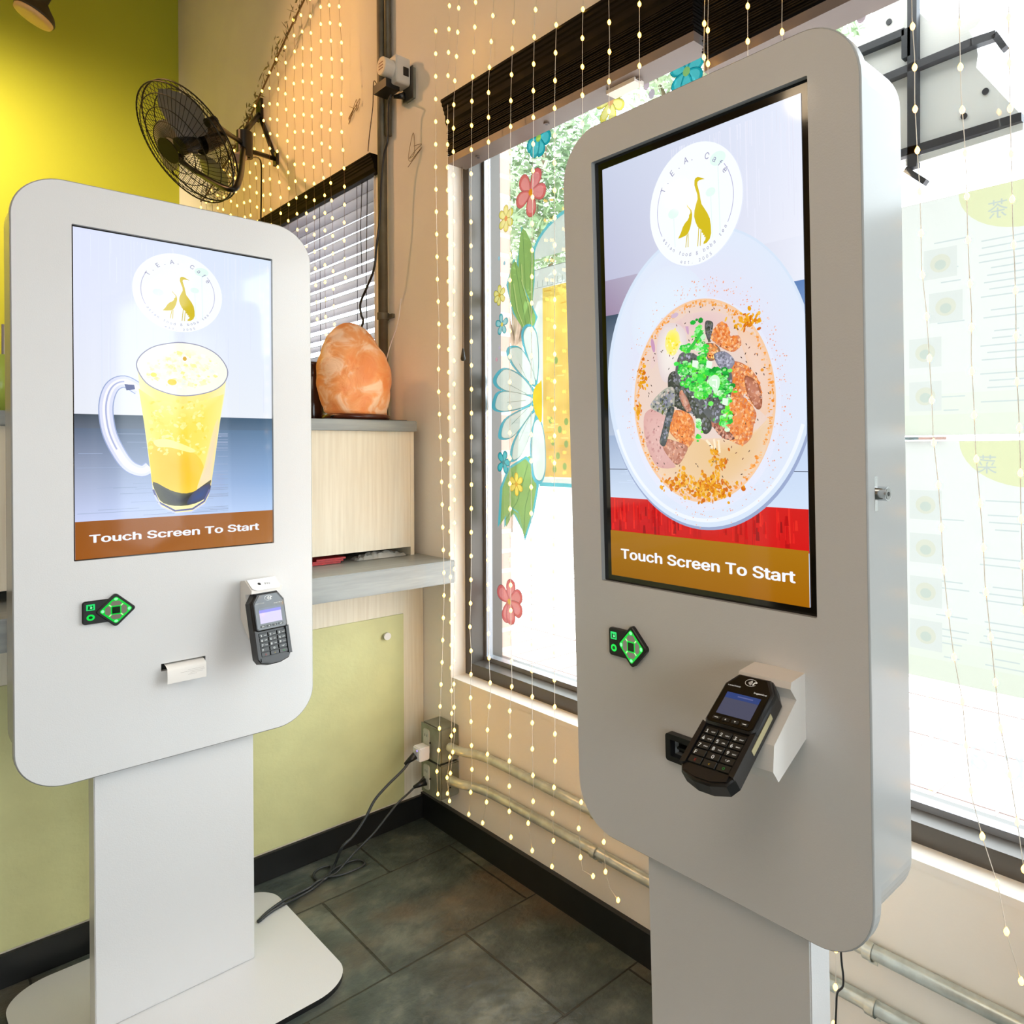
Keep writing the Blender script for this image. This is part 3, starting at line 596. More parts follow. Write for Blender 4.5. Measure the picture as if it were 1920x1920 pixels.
    # meat
    def blob(pts, c1, c2, n, cols, sp=26, ctr=None):
        q = [P(*p) for p in pts]; ct = ctr or (sum(p[0] for p in pts)/len(pts), sum(p[1] for p in pts)/len(pts)); o = cv.sm(q, c2); cv.fan(o, P(*ct), c1, c2)
        xs = [p[0] for p in pts]; ys = [p[1] for p in pts]
        cv.n += 1; cv.hold = True
        for i in range(n):
            for _ in range(20):
                x, y = rnd.uniform(min(xs), max(xs)), rnd.uniform(min(ys), max(ys)); ins = False
                for k in range(len(pts)):
                    (xa, ya), (xb, yb) = pts[k-1], pts[k]
                    if (ya > y) != (yb > y) and x < (xb-xa)*(y-ya)/(yb-ya)+xa: ins = not ins
                if ins: break
            if ins: cv.ell(P(x, y), rnd.uniform(.0008, .0034), rnd.uniform(.0008, .003), rnd.choice(cols), rnd.uniform(0, 3), 7)
        cv.hold = False
    OR = [(232, 132, 56), (240, 154, 84), (218, 112, 50), (246, 184, 124), (204, 110, 60), (236, 148, 76), (244, 196, 150)]; MT = [(206, 150, 128), (190, 124, 102), (222, 176, 156), (176, 112, 90), (226, 164, 130)]
    blob([(460,980),(560,930),(650,940),(640,1100),(600,1220),(620,1330),(700,1400),(560,1400),(480,1260),(450,1120)], (222,182,176), (214,166,160), 60, [(208,160,156),(228,190,184),(198,146,144)])
    blob([(985,340),(1050,265),(1110,300),(1130,380),(1190,370),(1210,440),(1150,500),(1060,470),(980,400)], (236,146,76), (206,138,108), 210, OR)
    blob([(930,440),(1010,440),(1050,500),(1010,560),(950,560)], (226,160,90), (120,90,80), 50, OR+[(250,220,120),(70,60,60)])
    blob([(1110,590),(1200,580),(1290,640),(1350,730),(1375,850),(1355,950),(1290,900),(1240,820),(1200,900),(1130,760)], (226,146,98), (196,124,90), 240, OR)
    blob([(1240,690),(1330,730),(1372,840),(1370,930),(1330,945),(1260,830)], (206,140,112), (150,86,58), 40, MT)
    blob([(1030,830),(1150,800),(1260,880),(1330,980),(1310,1070),(1290,1170),(1220,1230),(1130,1190),(1060,1080),(1040,960)], (232,148,88), (204,132,98), 380, OR)
    blob([(930,960),(1000,980),(1100,1100),(1160,1180),(1080,1180),(1000,1100)], (156,92,72), (92,62,58), 60, MT)
    blob([(690,960),(790,970),(845,1060),(840,1180),(790,1250),(720,1200),(650,1120),(660,1020)], (238,146,70), (206,126,86), 240, OR)
    blob([(610,1180),(700,1200),(790,1240),(770,1310),(715,1385),(650,1330),(600,1250)], (206,150,130), (176,118,98), 70, MT)
    # seaweed
    SW = [(72,78,66), (104,108,104), (56,60,54), (134,136,146), (116,120,112), (150,150,166), (88,96,74)]
    blob([(640,700),(690,650),(740,700),(800,800),(880,880),(960,1000),(980,1100),(920,1140),(850,1000),(780,970),(700,930),(650,850)], (84,90,78), (62,66,60), 260, SW)
    blob([(730,520),(830,510),(900,560),(1000,640),(1120,620),(1140,780),(1090,980),(1010,1060),(920,980),(820,840),(700,700)], (86,90,84), (100,104,106), 320, SW+[(160,164,180),(176,178,196),(90,180,80)])
    blob([(1000,520),(1090,500),(1160,570),(1120,640),(1040,620)], (168,166,186), (130,130,146), 80, [(190,190,208),(140,140,156),(110,112,124)])
    blob([(935,260),(990,270),(985,340),(960,420),(930,340)], (120,120,126), (70,72,72), 26, SW)
    blob([(500,920),(600,800),(680,780),(690,900),(660,1000),(580,980)], (120,128,136), (176,176,160), 90, [(90,96,104),(150,150,170),(104,112,60),(200,190,180)])
    blob([(640,950),(690,940),(660,1060),(620,1230),(575,1210),(600,1090)], (96,106,116), (72,80,78), 50, SW)
    blob([(740,800),(790,860),(820,960),(780,960),(730,860)], (216,170,150), (150,110,96), 24, MT)
    # spring onions
    GR = [(44,206,66), (74,226,84), (30,178,58), (120,236,100), (150,240,150), (26,146,50), (110,232,50), (214,244,206), (60,214,70)]
    for (x, y, sx, sy, n_) in ((880,370,30,55,26), (790,470,45,22,26), (910,520,26,60,30), (770,640,40,34,40), (880,640,70,36,60), (860,730,60,45,50), (930,800,50,50,50), (1010,690,60,50,44), (1080,760,50,50,44), (1090,860,40,50,30), (1080,1050,24,34,18), (1110,970,20,40,14), (880,1110,14,50,16)):
        cv.n += 1; cv.hold = True
        for i in range(n_):
            cc = P(rnd.gauss(x, sx*0.75), rnd.gauss(y, sy*0.75)); s = rnd.uniform(.0024, .0072); an = rnd.uniform(0, 3); k2 = rnd.uniform(.35, .9)
            c = rnd.choice(GR); pts = [(cc[0]+s*math.cos(an+k*PI/3)*1.0, cc[1]+s*k2*math.sin(an+k*PI/3)) for k in range(6)]
            cv.poly(pts, c)
            if rnd.random() < 0.25: cv.ell(cc, s*0.45, s*0.35, (30, 150, 50) if c[0] > 100 else (190, 240, 170), 0, 7)
        cv.hold = False
    cv.line([P(*p) for p in ((790,500),(840,440),(880,380),(905,330))], 0.006, (58,196,70)); cv.line([P(*p) for p in ((900,400),(930,370))], .008, (190,236,190))
    ol = [P(*p) for p in ((960,720),(1000,680),(1040,700),(1045,760),(1010,830),(985,780),(965,760))]; cv.sm(ol, (206, 240, 206)); cv.line([P(*p) for p in ((985,720),(1020,720),(1020,780),(990,760))], .003, (240, 250, 240))
    for x, y in ((855,595), (1090,890), (965,600)): cv.poly(L_(((x-22,y-30),(x+22,y-24),(x+16,y+34),(x-26,y+20))), (226, 242, 226))
    for p in (((940,1190),(990,1250)), ((1000,1180),(1010,1260)), ((1035,1190),(1045,1290))): cv.line([P(*q) for q in p], 0.004, (244, 226, 196))
    cv.n += 1; cv.hold = True
    for i in range(95):
        a = rnd.uniform(0, 2*PI); q = math.sqrt(rnd.uniform(0.2, 0.95)); cv.ell((sc[0]+0.135*q*math.cos(a), sc[1]+0.15*q*math.sin(a)), .0008, .0021, rnd.choice([(60, 50, 46), (80, 60, 56), (120, 70, 60)]), rnd.uniform(0, 3), 7)
    cv.hold = False
    logo(cv, (0.3035, 1.0755), 0.0933)
    cv.grad(u0, v0, u1, 0.5535, (146, 94, 6), (158, 98, 4), (166, 112, 16), (160, 110, 18), 6)
    cv.text('Touch Screen To Start', (0.2985, 0.5175), 0.0225, (236, 238, 248), width=0.352, bold=0.026)
    cv.clip(u0, v0, u1, v1); return cv, (u0, u1, v0, v1)

# ------------------------------------------------------------------ kiosks
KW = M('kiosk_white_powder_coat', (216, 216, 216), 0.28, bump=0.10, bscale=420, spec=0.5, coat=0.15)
KEDGE = M('kiosk_white_toned_down', (168, 170, 169), 0.22, bump=0.03, bscale=160, spec=0.2)  # same white coat, colour darkened to hold down the light on side faces
BLK = M('black_plastic', (20, 21, 22), 0.35); BLKG = M('black_glass', (6, 7, 7), 0.08, spec=0.5, coat=0.5)
CAV = M('dark_cavity', (12, 12, 12), 0.8); CHROME = M('chrome', (205, 208, 210), 0.15, metal=1.0)  # cavity black stands in for the shade inside the printer slots
MOUNTM = M('mount_white_metal', (226, 222, 216), 0.4); PAPERW = M('receipt_paper', (236, 232, 226), 0.7)
KEYM = M('key_black', (30, 33, 32), 0.35); KTXT = M('key_print_white', (225, 228, 226), 0.5, em=(225, 228, 226), es=0.15)
KEYR = M('key_print_red', (200, 60, 50), 0.5); KEYY = M('key_print_yellow', (220, 190, 40), 0.5); KEYGN = M('key_print_green', (60, 180, 80), 0.5)
def textgeo(g, txt, c, h, m, fr, bold=0.0, width=None, align='C', rot=0.0):
    vs, fs = glyphs(txt, bold)
    if not vs: return
    x0 = min(v[0] for v in vs); x1 = max(v[0] for v in vs); s = h/0.70; sx = s if width is None else width/(x1-x0); mid = (x0+x1)/2 if align == 'C' else x0
    ca, sa = math.cos(rot), math.sin(rot)
    g.add([fr(c[0]+(x-mid)*sx*ca-(y-0.35)*s*sa, c[1]+(x-mid)*sx*sa+(y-0.35)*s*ca) for x, y in vs], fs, m)
def kiosk(K, right):
    P0, ang, lean = K
    root = thing('ordering_kiosk', (P0.x, P0.y, 0), 'white ordering kiosk with a noodle soup bowl on its screen, beside the large window' if right else 'white ordering kiosk with a yellow iced drink on its screen, by the counter', 'kiosk', rotz=ang)
    Z = lambda u, d, v: Vector((u, d, ZB+v))
    Wd, H = 0.5884, 1.26092
    op = rrect(*((0.07826, 0.46291, 0.51099, 1.19885) if right else (0.0983, 0.4645, 0.4945, 1.1722)), 0.002, 2)
    slot = [(0.2525, 0.199), (0.341, 0.199), (0.341, 0.2155), (0.2525, 0.2155)] if not right else [(0.240, 0.196), (0.325, 0.196), (0.325, 0.228), (0.240, 0.228)]
    parts = []
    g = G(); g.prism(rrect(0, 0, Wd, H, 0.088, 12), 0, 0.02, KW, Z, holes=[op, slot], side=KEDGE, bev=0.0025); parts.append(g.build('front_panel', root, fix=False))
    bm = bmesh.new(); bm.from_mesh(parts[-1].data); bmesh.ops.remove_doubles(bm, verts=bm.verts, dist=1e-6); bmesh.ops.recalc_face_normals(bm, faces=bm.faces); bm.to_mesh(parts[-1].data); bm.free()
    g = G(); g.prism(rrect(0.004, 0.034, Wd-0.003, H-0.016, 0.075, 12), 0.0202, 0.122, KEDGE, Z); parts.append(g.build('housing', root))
    c0, c1 = (0.15547, 0.47781) if right else (0.13213, 0.45055)
    g = G(); g.box(Z(c0, 0.0204, 0.0335), Z(c1, 0.075, 0.012-ZB), KW)
    col = g.build('column', root); bm = bmesh.new(); bm.from_mesh(col.data); bmesh.ops.bevel(bm, geom=bm.edges[:], offset=0.002, segments=2, affect='EDGES'); bm.to_mesh(col.data); bm.free(); parts.append(col)
    base = rrect(0.009, -0.236, 0.587, 0.3213, 0.09, 12)
    g = G(); g.prism(base, 0.012, 0.0, KW, lambda u, d, v: Vector((u, v, d)), side=BLK); base_o = g.build('base_plate', root)
    # display
    cv, (u0, u1, v0, v1) = art_soup() if right else art_drink(); D = 0.00765 if right else 0.01
    g = G(); a = (0.07826, 0.51099, 0.46291, 1.19885) if right else (0.0983, 0.4945, 0.4645, 1.1722)
    g.box(Z(a[0]-0.004, D+0.0008, a[2]-0.004), Z(a[1]+0.004, D+0.009, a[3]+0.004), BLKG)
    scr = g.build('screen', root); parts.append(scr)
    sc = 1.0/max(1e-9, 1)
    pic = cv.build('screen_picture', SCREEN, lambda u, v, h: Z(u, D-h, v), scr); parts.append(pic)
    # navigation keypad
    ou, ov = (-0.0125, 0.006) if right else (0, 0)
    g = G(); g.prism(rrect(0.1105+ou, 0.3290+ov, 0.172+ou, 0.3780+ov, 0.006, 4), -0.006, 0.001, BLK, Z, bev=0.0015)
    dc = (0.1685+ou, 0.3530+ov); dm = [(dc[0]+(x*math.cos(PI/4)-y*math.sin(PI/4)), dc[1]+(x*math.sin(PI/4)+y*math.cos(PI/4))) for x, y in rrect(-0.0262, -0.0262, 0.0262, 0.0262, 0.006, 4)]
    g.prism(dm, -0.008, 0.001, BLK, Z, bev=0.0015); kp = g.build('navigation_keypad', root); parts.append(kp)
    k = Canvas(4e-5); R45 = lambda x, y: (dc[0]+(x-y)*0.70711, dc[1]+(x+y)*0.70711)
    k.poly([R45(*p) for p in rrect(-0.0212, -0.0212, 0.0212, 0.0212, 0.004, 4)], (10, 205, 60))
    for q in range(4):
        an = q*PI/2; T = lambda x, y: (dc[0]+x*math.cos(an)-y*math.sin(an), dc[1]+x*math.sin(an)+y*math.cos(an))
        k.poly([T(0.0095, -0.007), T(0.0095, 0.007), T(0.0135, 0.0105), T(0.0195, 0.0062), T(0.0195, -0.0062), T(0.0135, -0.0105)], (118, 112, 100))
        k.ell(T(0.0235, 0), 0.0028, 0.0036, (150, 255, 180), an, 12)
        k.line([T(0.0085, 0.0085), T(0.0125, 0.0125)], 0.0024, (190, 255, 170))
    k.poly([(dc[0]+x, dc[1]+y) for x, y in rrect(-0.0072, -0.0072, 0.0072, 0.0072, 0.001, 2)], (4, 30, 12))
    def lamp(c, rnd_):
        if rnd_: k.ell(c, 0.0072, 0.0065, (20, 225, 80)); k.ell(c, 0.0035, 0.003, (6, 70, 24))
        else: k.poly([(c[0]+x, c[1]+y) for x, y in rrect(-0.0075, -0.0065, 0.0075, 0.0065, 0.001, 2)], (40, 220, 110)); k.poly([(c[0]+x, c[1]+y) for x, y in ((-0.005, -0.0045), (0.005, -0.0045), (0.004, 0.0045), (0.001, 0.001), (-0.004, 0.0042))], (6, 80, 34)); k.ell((c[0]+.001, c[1]-.001), .002, .002, (150, 255, 180))
    lamp((0.1245+ou, 0.3650+ov), False); lamp((0.1245+ou, 0.3435+ov), True)
    parts.append(k.build('lit_buttons', SCREEN, lambda u, v, h: Z(u, -0.0062-0.0021*(u > 0.1385+ou)-h, v), kp))
    # printer
    if right:
        g = G(); g.prism(rrect(0.2335, 0.190, 0.331, 0.2345, 0.005, 3), -0.012, 0.0, BLK, Z, holes=[[(0.244, 0.199), (0.321, 0.199), (0.321, 0.2255), (0.244, 0.2255)]]); g.box(Z(0.241, 0.013, 0.197), Z(0.324, 0.016, 0.227), CAV); g.box(Z(0.25, -0.002, 0.2085), Z(0.315, 0.012, 0.212), KEYM)
        parts.append(g.build('receipt_printer', root))
    else:
        g = G(); g.box(Z(0.251, 0.0135, 0.197), Z(0.343, 0.018, 0.217), CAV); parts.append(g.build('receipt_printer', root))
        g = G(); n = 14; vs = []
        for i in range(n+1):
            t = i/n; ang_ = t*1.75; d = 0.012-0.03*math.sin(min(ang_, PI/2)); v = 0.2125-0.010*(1-math.cos(min(ang_, PI/2)))-max(0, t-0.45)*0.052
            for u in (0.2600, 0.3375): vs.append(Z(u, d if t < 0.5 else -0.018-0.002*math.sin((t-0.5)*6), v-0.002*t))
        g.add(vs, [(2*i, 2*i+1, 2*i+3, 2*i+2) for i in range(n)], PAPERW, True)
        g.add([p+Vector((0, 0.0003, 0)) for p in vs], [(2*i, 2*i+2, 2*i+3, 2*i+1) for i in range(n)], PAPERW, True)
        INK = M('faint_ink', (196, 190, 184), 0.8)
        for i, (a0, a1) in enumerate(((0.30, 0.332), (0.285, 0.334), (0.305, 0.33), (0.30, 0.318))): g.box(Z(a0, -0.0205, 0.196-i*0.0035), Z(a1, -0.0202, 0.1966-i*0.0035), INK)
        parts.append(g.build('receipt', root, fix=False))
    # card reader on its mount
    ur, vr, th, yw, dd0 = (0.437, 0.3776, 0.9747, 0.0784, 0.049) if right else (0.4514, 0.3521, 0.2447, 0.1657, 0.0497)
    st, ct, sy, cy_ = math.sin(th), math.cos(th), math.sin(yw), math.cos(yw)
    def rfr(x, y, h=0.0):
        dd = dd0+y*st+h*ct; return Z(ur+x*cy_+dd*sy, -(-x*sy+dd*cy_), vr-y*ct+h*st)
    def mfr(x, dd, v): return Z(ur+x*cy_+dd*sy, -(-x*sy+dd*cy_), v)
    rp_ = lambda u, d, v: rfr(u, v, d)
    g = G()
    outl = [(-0.026, -0.004), (0.026, -0.004), (0.041, 0.018), (0.041, 0.150), (0.034, 0.162), (0.012, 0.1685), (-0.012, 0.1685), (-0.034, 0.162), (-0.041, 0.150), (-0.041, 0.018)]
    g.prism(outl, -0.004, -0.026, BLK, rp_, bev=0.002)
    g.prism([(-0.025, 0.0), (0.025, 0.0), (0.039, 0.020), (0.039, 0.082), (0.034, 0.088), (-0.034, 0.088), (-0.039, 0.082), (-0.039, 0.020)], 0.002, -0.004, BLK, rp_, bev=0.0025)
    for s in (-1, 1): g.prism([(s*0.041, 0.085), (s*0.034, 0.088), (s*0.033, 0.150), (s*0.041, 0.152)], 0.0005, -0.006, BLK, rp_)
    g.prism([(-0.033, 0.149), (0.033, 0.149), (0.033, 0.158), (0.012, 0.164), (-0.012, 0.164), (-0.033, 0.158)], -0.002, -0.006, BLK, rp_)
    cr = g.build('card_reader', root); tag(cr, 'black card reader with number keys'); parts.append(cr)
    g = G(); g.prism([(-0.021, 0.004), (0.021, 0.004), (0.035, 0.024), (0.035, 0.081), (0.031, 0.085), (-0.031, 0.085), (-0.035, 0.081), (-0.035, 0.024)], 0.0028, 0.0015, BLKG, rp_)
    rt = lambda x, y: rfr(x, -y, 0.0030)
    textgeo(g, 'Lane/3000', (-0.0315, -0.0225), 0.0028, KTXT, rt, 0.02, 0.020, 'L'); textgeo(g, 'ingenico', (0.0215, -0.0265), 0.0034, KTXT, rt, 0.03, 0.020)
    # contactless mark: an oval with waves and a hand
    def arc(c, rx, ry, a0, a1, w):
        pts = [(c[0]+rx*math.cos(math.radians(a0+(a1-a0)*i/20)), c[1]+ry*math.sin(math.radians(a0+(a1-a0)*i/20))) for i in range(21)]; vs = []
        for i, p in enumerate(pts):
            a = Vector(pts[max(i-1, 0)]); b_ = Vector(pts[min(i+1, 20)]); t = (b_-a).normalized(); q = Vector((-t.y, t.x))*w/2; vs += [rt(p[0]+q.x, p[1]+q.y), rt(p[0]-q.x, p[1]-q.y)]
        g.add(vs, [(2*i, 2*i+1, 2*i+3, 2*i+2) for i in range(20)], KTXT)
    arc((0.0, -0.0125), 0.0088, 0.0058, 20, 335, 0.0006)
    for i in range(4): arc((-0.0045, -0.0125), 0.0015+0.0016*i, 0.0018+0.0014*i, -42, 42, 0.0008)
    arc((0.0075, -0.0145), 0.003, 0.004, 60, 200, 0.0022)
    bez = g.build('reader_bezel', cr); parts.append(bez)
    dc_ = Canvas(6e-5)
    if right: dc_.poly([(-0.0265, -0.071), (0.0265, -0.071), (0.0265, -0.036), (-0.0265, -0.036)], (70, 72, 92)); dc_.poly([(-0.0265, -0.044), (0.0265, -0.044), (0.0265, -0.0345), (-0.0265, -0.0345)], (42, 62, 116)); dc_.line([(-.008, -.039), (.016, -.039)], .002, (84, 92, 140))
    else: dc_.poly([(-0.0265, -0.071), (0.0265, -0.071), (0.0265, -0.036), (-0.0265, -0.036)], (196, 186, 222)); dc_.poly([(-0.0265, -0.046), (0.0265, -0.046), (0.0265, -0.039), (-0.0265, -0.039)], (116, 112, 214)); dc_.poly([(-0.0265, -0.039), (0.0265, -0.039), (0.0265, -0.0345), (-0.0265, -0.0345)], (96, 106, 122))
    parts.append(dc_.build('reader_display', SCREEN, lambda x, y, h: rfr(x, -y, 0.0030+h), cr))
    rows = [[('1', 'QZ'), ('2', 'ABC'), ('3', 'DEF')], [('4', 'GHI'), ('5', 'JKL'), ('6', 'MNO')], [('7', 'PRS'), ('8', 'TUV'), ('9', 'WXY')], [('F', ''), ('0', ''), ('*,#"', '')], [('X', ''), ('<', ''), ('O', '')]]
    for j, row in enumerate(rows):
        for i, (a_, b_) in enumerate(row):
            x = (i-1)*0.0218; y = 0.0975+j*0.0112; g = G()
            g.prism(rrect(x-0.0099, y-0.0048, x+0.0099, y+0.0048, 0.0012, 2), -0.0008, -0.005, KEYM, rp_, bev=0.0006)
            kt = lambda p, q: rfr(p, -q, -0.0006)
            if j == 4: textgeo(g, a_, (x, -y), 0.0048, (KEYR, KEYY, KEYGN)[i], kt, 0.03)
            elif j == 3 and i == 2: textgeo(g, a_, (x, -y), 0.0036, KTXT, kt, 0.03)
            else:
                textgeo(g, a_, (x-0.0050+(0.005 if not b_ and i == 1 else 0), -y), 0.0068, KTXT, kt, 0.03)
                if b_: textgeo(g, b_, (x+0.0046, -y-0.0008), 0.0022, KTXT, kt, 0.03, 0.0062)
            parts.append(g.build('key', cr))
    for i in range(4):
        x = (i-1.5)*0.0145; g = G(); g.prism(rrect(x-0.0055, 0.0755, x+0.0055, 0.0805, 0.001, 2), 0.0036, 0.002, KEYM, rp_)
        if i in (0, 3): g.prism([(x-0.0028, 0.0775), (x+0.0028, 0.0775), (x+0.0028, 0.0784), (x-0.0028, 0.0784)], 0.0039, 0.0036, KTXT, rp_)
        else: s = 1 if i == 1 else -1; g.prism([(x, 0.078-s*0.0012), (x-0.0014, 0.078+s*0.001), (x+0.0014, 0.078+s*0.001)], 0.0039, 0.0036, KTXT, rp_)
        parts.append(g.build('function_key', cr))
    if right:
        g = G(); g.prism([(0.0412, 0.045), (0.0412, 0.105), (0.0418, 0.105), (0.0418, 0.045)], -0.008, -0.018, M('reader_side_strip', (178, 168, 128), 0.5), rp_); parts.append(g.build('side_strip', cr))
    g = G()
    if right:
        prof = [(0, 0.383), (0.044, 0.380), (0.047, 0.371), (0.0305, 0.352), (0.094, 0.3095), (0.098, 0.276), (0.084, 0.258), (0, 0.292)]
        hw, hr = 0.030, 0.053
    else:
        prof = [(0, 0.380), (0.020, 0.384), (0.0502, 0.362), (0.0495, 0.354), (0.021, 0.350), (0.0435, 0.258), (0.036, 0.246), (0, 0.290)]
        hw, hr = 0.037, 0.037
    k_ = len(prof); vs = [mfr(-hw, a_, b_) for a_, b_ in prof]+[mfr(hr, a_, b_) for a_, b_ in prof]
    g.add(vs, [tuple(range(k_)), tuple(range(k_, 2*k_))[::-1]]+[(i, (i+1) % k_, k_+(i+1) % k_, k_+i) for i in range(k_)], MOUNTM)
    mo = g.build('reader_mount', root); parts.append(mo)
    if not right:
        g = G(); A_ = Vector((0.021, 0.3845)); B_ = Vector((0.051, 0.3625)); t_ = (B_-A_).normalized(); n_ = Vector((-t_.y, t_.x)); n_ = n_ if n_.y > 0 else -n_
        pf = lambda x, s, h: mfr(x, *(A_+t_*s+n_*h))
        st_ = [(-0.034, 0.002), (0.034, 0.002), (0.034, 0.033), (0.028, 0.040), (-0.026, 0.040), (-0.034, 0.033)]
        g.prism(st_, 0.0015, 0.0003, M('sticker_white', (240, 242, 244), 0.4), lambda u, d, v: pf(u, v, d))
        textgeo(g, 'Pay', (0.007, -0.020), 0.008, BLK, lambda x, y: pf(x, -y, 0.0018), 0.0)
        ap = [(-0.012+0.004*math.cos(a)*(1-0.12*math.cos(2*a)), 0.020-0.0042*math.sin(a)) for a in [2*PI*i/24 for i in range(24)]]
        g.add([pf(x, s, 0.0018) for x, s in ap], [tuple(range(24))], BLK); g.add([pf(-0.012+0.0008, 0.0152, 0.0018), pf(-0.0105, 0.0135, 0.0018), pf(-0.0098, 0.0142, 0.0018)], [(0, 1, 2)], BLK)
        parts.append(g.build('sticker', mo))
    else:
        g = G(); a_ = Z(Wd-0.004, 0.034, 0.636); b_ = Z(Wd+0.012, 0.034, 0.636); g.cyl(a_, b_, 0.0095, CHROME, 24); g.cyl(b_, b_+Vector((0.0006, 0, 0)), 0.0075, M('lock_face', (150, 152, 152), 0.3, metal=1), 20); g.cyl(b_+Vector((0.0007, 0, 0)), b_+Vector((0.0011, 0, 0)), 0.003, BLK, 12)
        g.box(Z(Wd-0.004, 0.0215, 0.613), Z(Wd-0.0005, 0.029, 0.659), CHROME); parts.append(g.build('lock', root))
    if lean:
        for o in parts:
            for v in o.data.vertices: v.co.y += lean*(v.co.z-ZB)
            o.data.update()
    return root
kiosk(KL, False); kiosk(KR, True)

# ------------------------------------------------------------------ service counter and cabinet
LAM = M('cream_wood_laminate', (238, 229, 208), 0.5, rgb2=(228, 217, 194), noise_scale=14, stretch=(9, 9, 0.35))
TOPM = M('grey_laminate', (158, 162, 160), 0.35, rgb2=(140, 145, 144), noise_scale=10, stretch=(0.6, 6, 6))
OLIVE = M('olive_panel', (210, 208, 152), 0.55, noise_amt=0.08, noise_scale=10, bump=0.3, bscale=90)
ct = thing('service_counter', (-0.2, 2.30, 0), 'low cream counter with grey top and olive access panel behind the left kiosk', 'counter')
def rel(o): return o.location
def bxs(name, boxes, m, par, bev=0.0):
    g = G(); L0 = par.location if par is not None and par.parent is None else (par.parent.location if par is not None else Vector((0, 0, 0)))
    for lo, hi in boxes: g.box(Vector(lo)-L0, Vector(hi)-L0, m)
    o = g.build(name, par)
    if bev:
        bm = bmesh.new(); bm.from_mesh(o.data); bmesh.ops.bevel(bm, geom=bm.edges[:], offset=bev, segments=2, affect='EDGES'); bm.to_mesh(o.data); bm.free()
    return o
bxs('body', [((-1.6, 2.30, 0.002), (1.2935, 2.85, 0.832))], LAM, ct)
bxs('counter_top', [((-1.6, 2.092, 0.8325), (1.2935, 2.86, 0.906))], TOPM, ct, 0.003)
bxs('kick_board', [((-1.6, 2.287, 0.001), (1.280, 2.2995, 0.078))], BLACKB, ct)
dr = bxs('access_panel', [((-1.4, 2.2945, 0.084), (1.218, 2.2998, 0.713))], OLIVE, ct, 0.001)
g = G(); k = hy((723, 1192), 2.295); c = Vector((k.x, 2.2945, k.z))-ct.location; g.cyl(c, c+Vector((0, -0.006, 0)), 0.006, MOUNTM, 16); g.cyl(c+Vector((0, -0.006, 0)), c+Vector((0, -0.014, 0)), 0.012, MOUNTM, 24); g.build('knob', dr)
cb = thing('raised_cabinet', (-0.2, 2.30, 0.906), 'cream upper cabinet with grey top standing on the counter under the salt lamp', 'cabinet')
bxs('body', [((-1.6, 2.304, 0.936), (1.250, 2.80, 1.329)), ((1.2505, 2.304, 0.9065), (1.264, 2.80, 1.329)), ((-1.6, 2.7, 0.9065), (1.25, 2.79, 0.936))], LAM, cb)
bxs('cabinet_top', [((-1.6, 2.288, 1.3295), (1.268, 2.82, 1.365))], TOPM, cb, 0.002)
# things in the gap under the cabinet
rnd = random.Random(3)
g = G(); RED = M('red_packet', (190, 40, 44), 0.4, noise_amt=0.3, noise_scale=60)
c0 = hy((622, 1047), 2.33)
for i in range(3): g.box((-0.05+0.012*i, -0.02, 0.001+0.006*i), (0.05+0.008*i, 0.05, 0.0065+0.006*i), RED)
o = g.build('sauce_packet_pile'); o.location = (c0.x-0.03, 2.33, 0.9065); tag(o, 'flat red packets in the gap under the cream cabinet', 'packets')
g = G(); FOIL = M('clear_plastic_film', (190, 192, 190), 0.18, spec=0.8, metal=0.3); n = 22
vs = [(-0.09+0.18*i/n, -0.03+0.06*j/5, 0.002+(0.016*math.sin(PI*(i/n))*math.sin(PI*j/5)+0.007*rnd.random()) if 0 < i < n and 0 < j < 5 else 0.001) for i in range(n+1) for j in range(6)]
g.add(vs, [(i*6+j, (i+1)*6+j, (i+1)*6+j+1, i*6+j+1) for i in range(n) for j in range(5)], FOIL)
g.add([(x, y, 0.0003) for x, y, z in vs], [(i*6+j, i*6+j+1, (i+1)*6+j+1, (i+1)*6+j) for i in range(n) for j in range(5)], FOIL)
c0 = hy((710, 1043), 2.335); o = g.build('plastic_bag'); o.location = (c0.x, 2.335, 0.9065); tag(o, 'crumpled clear plastic bag in the gap under the cream cabinet', 'bag')

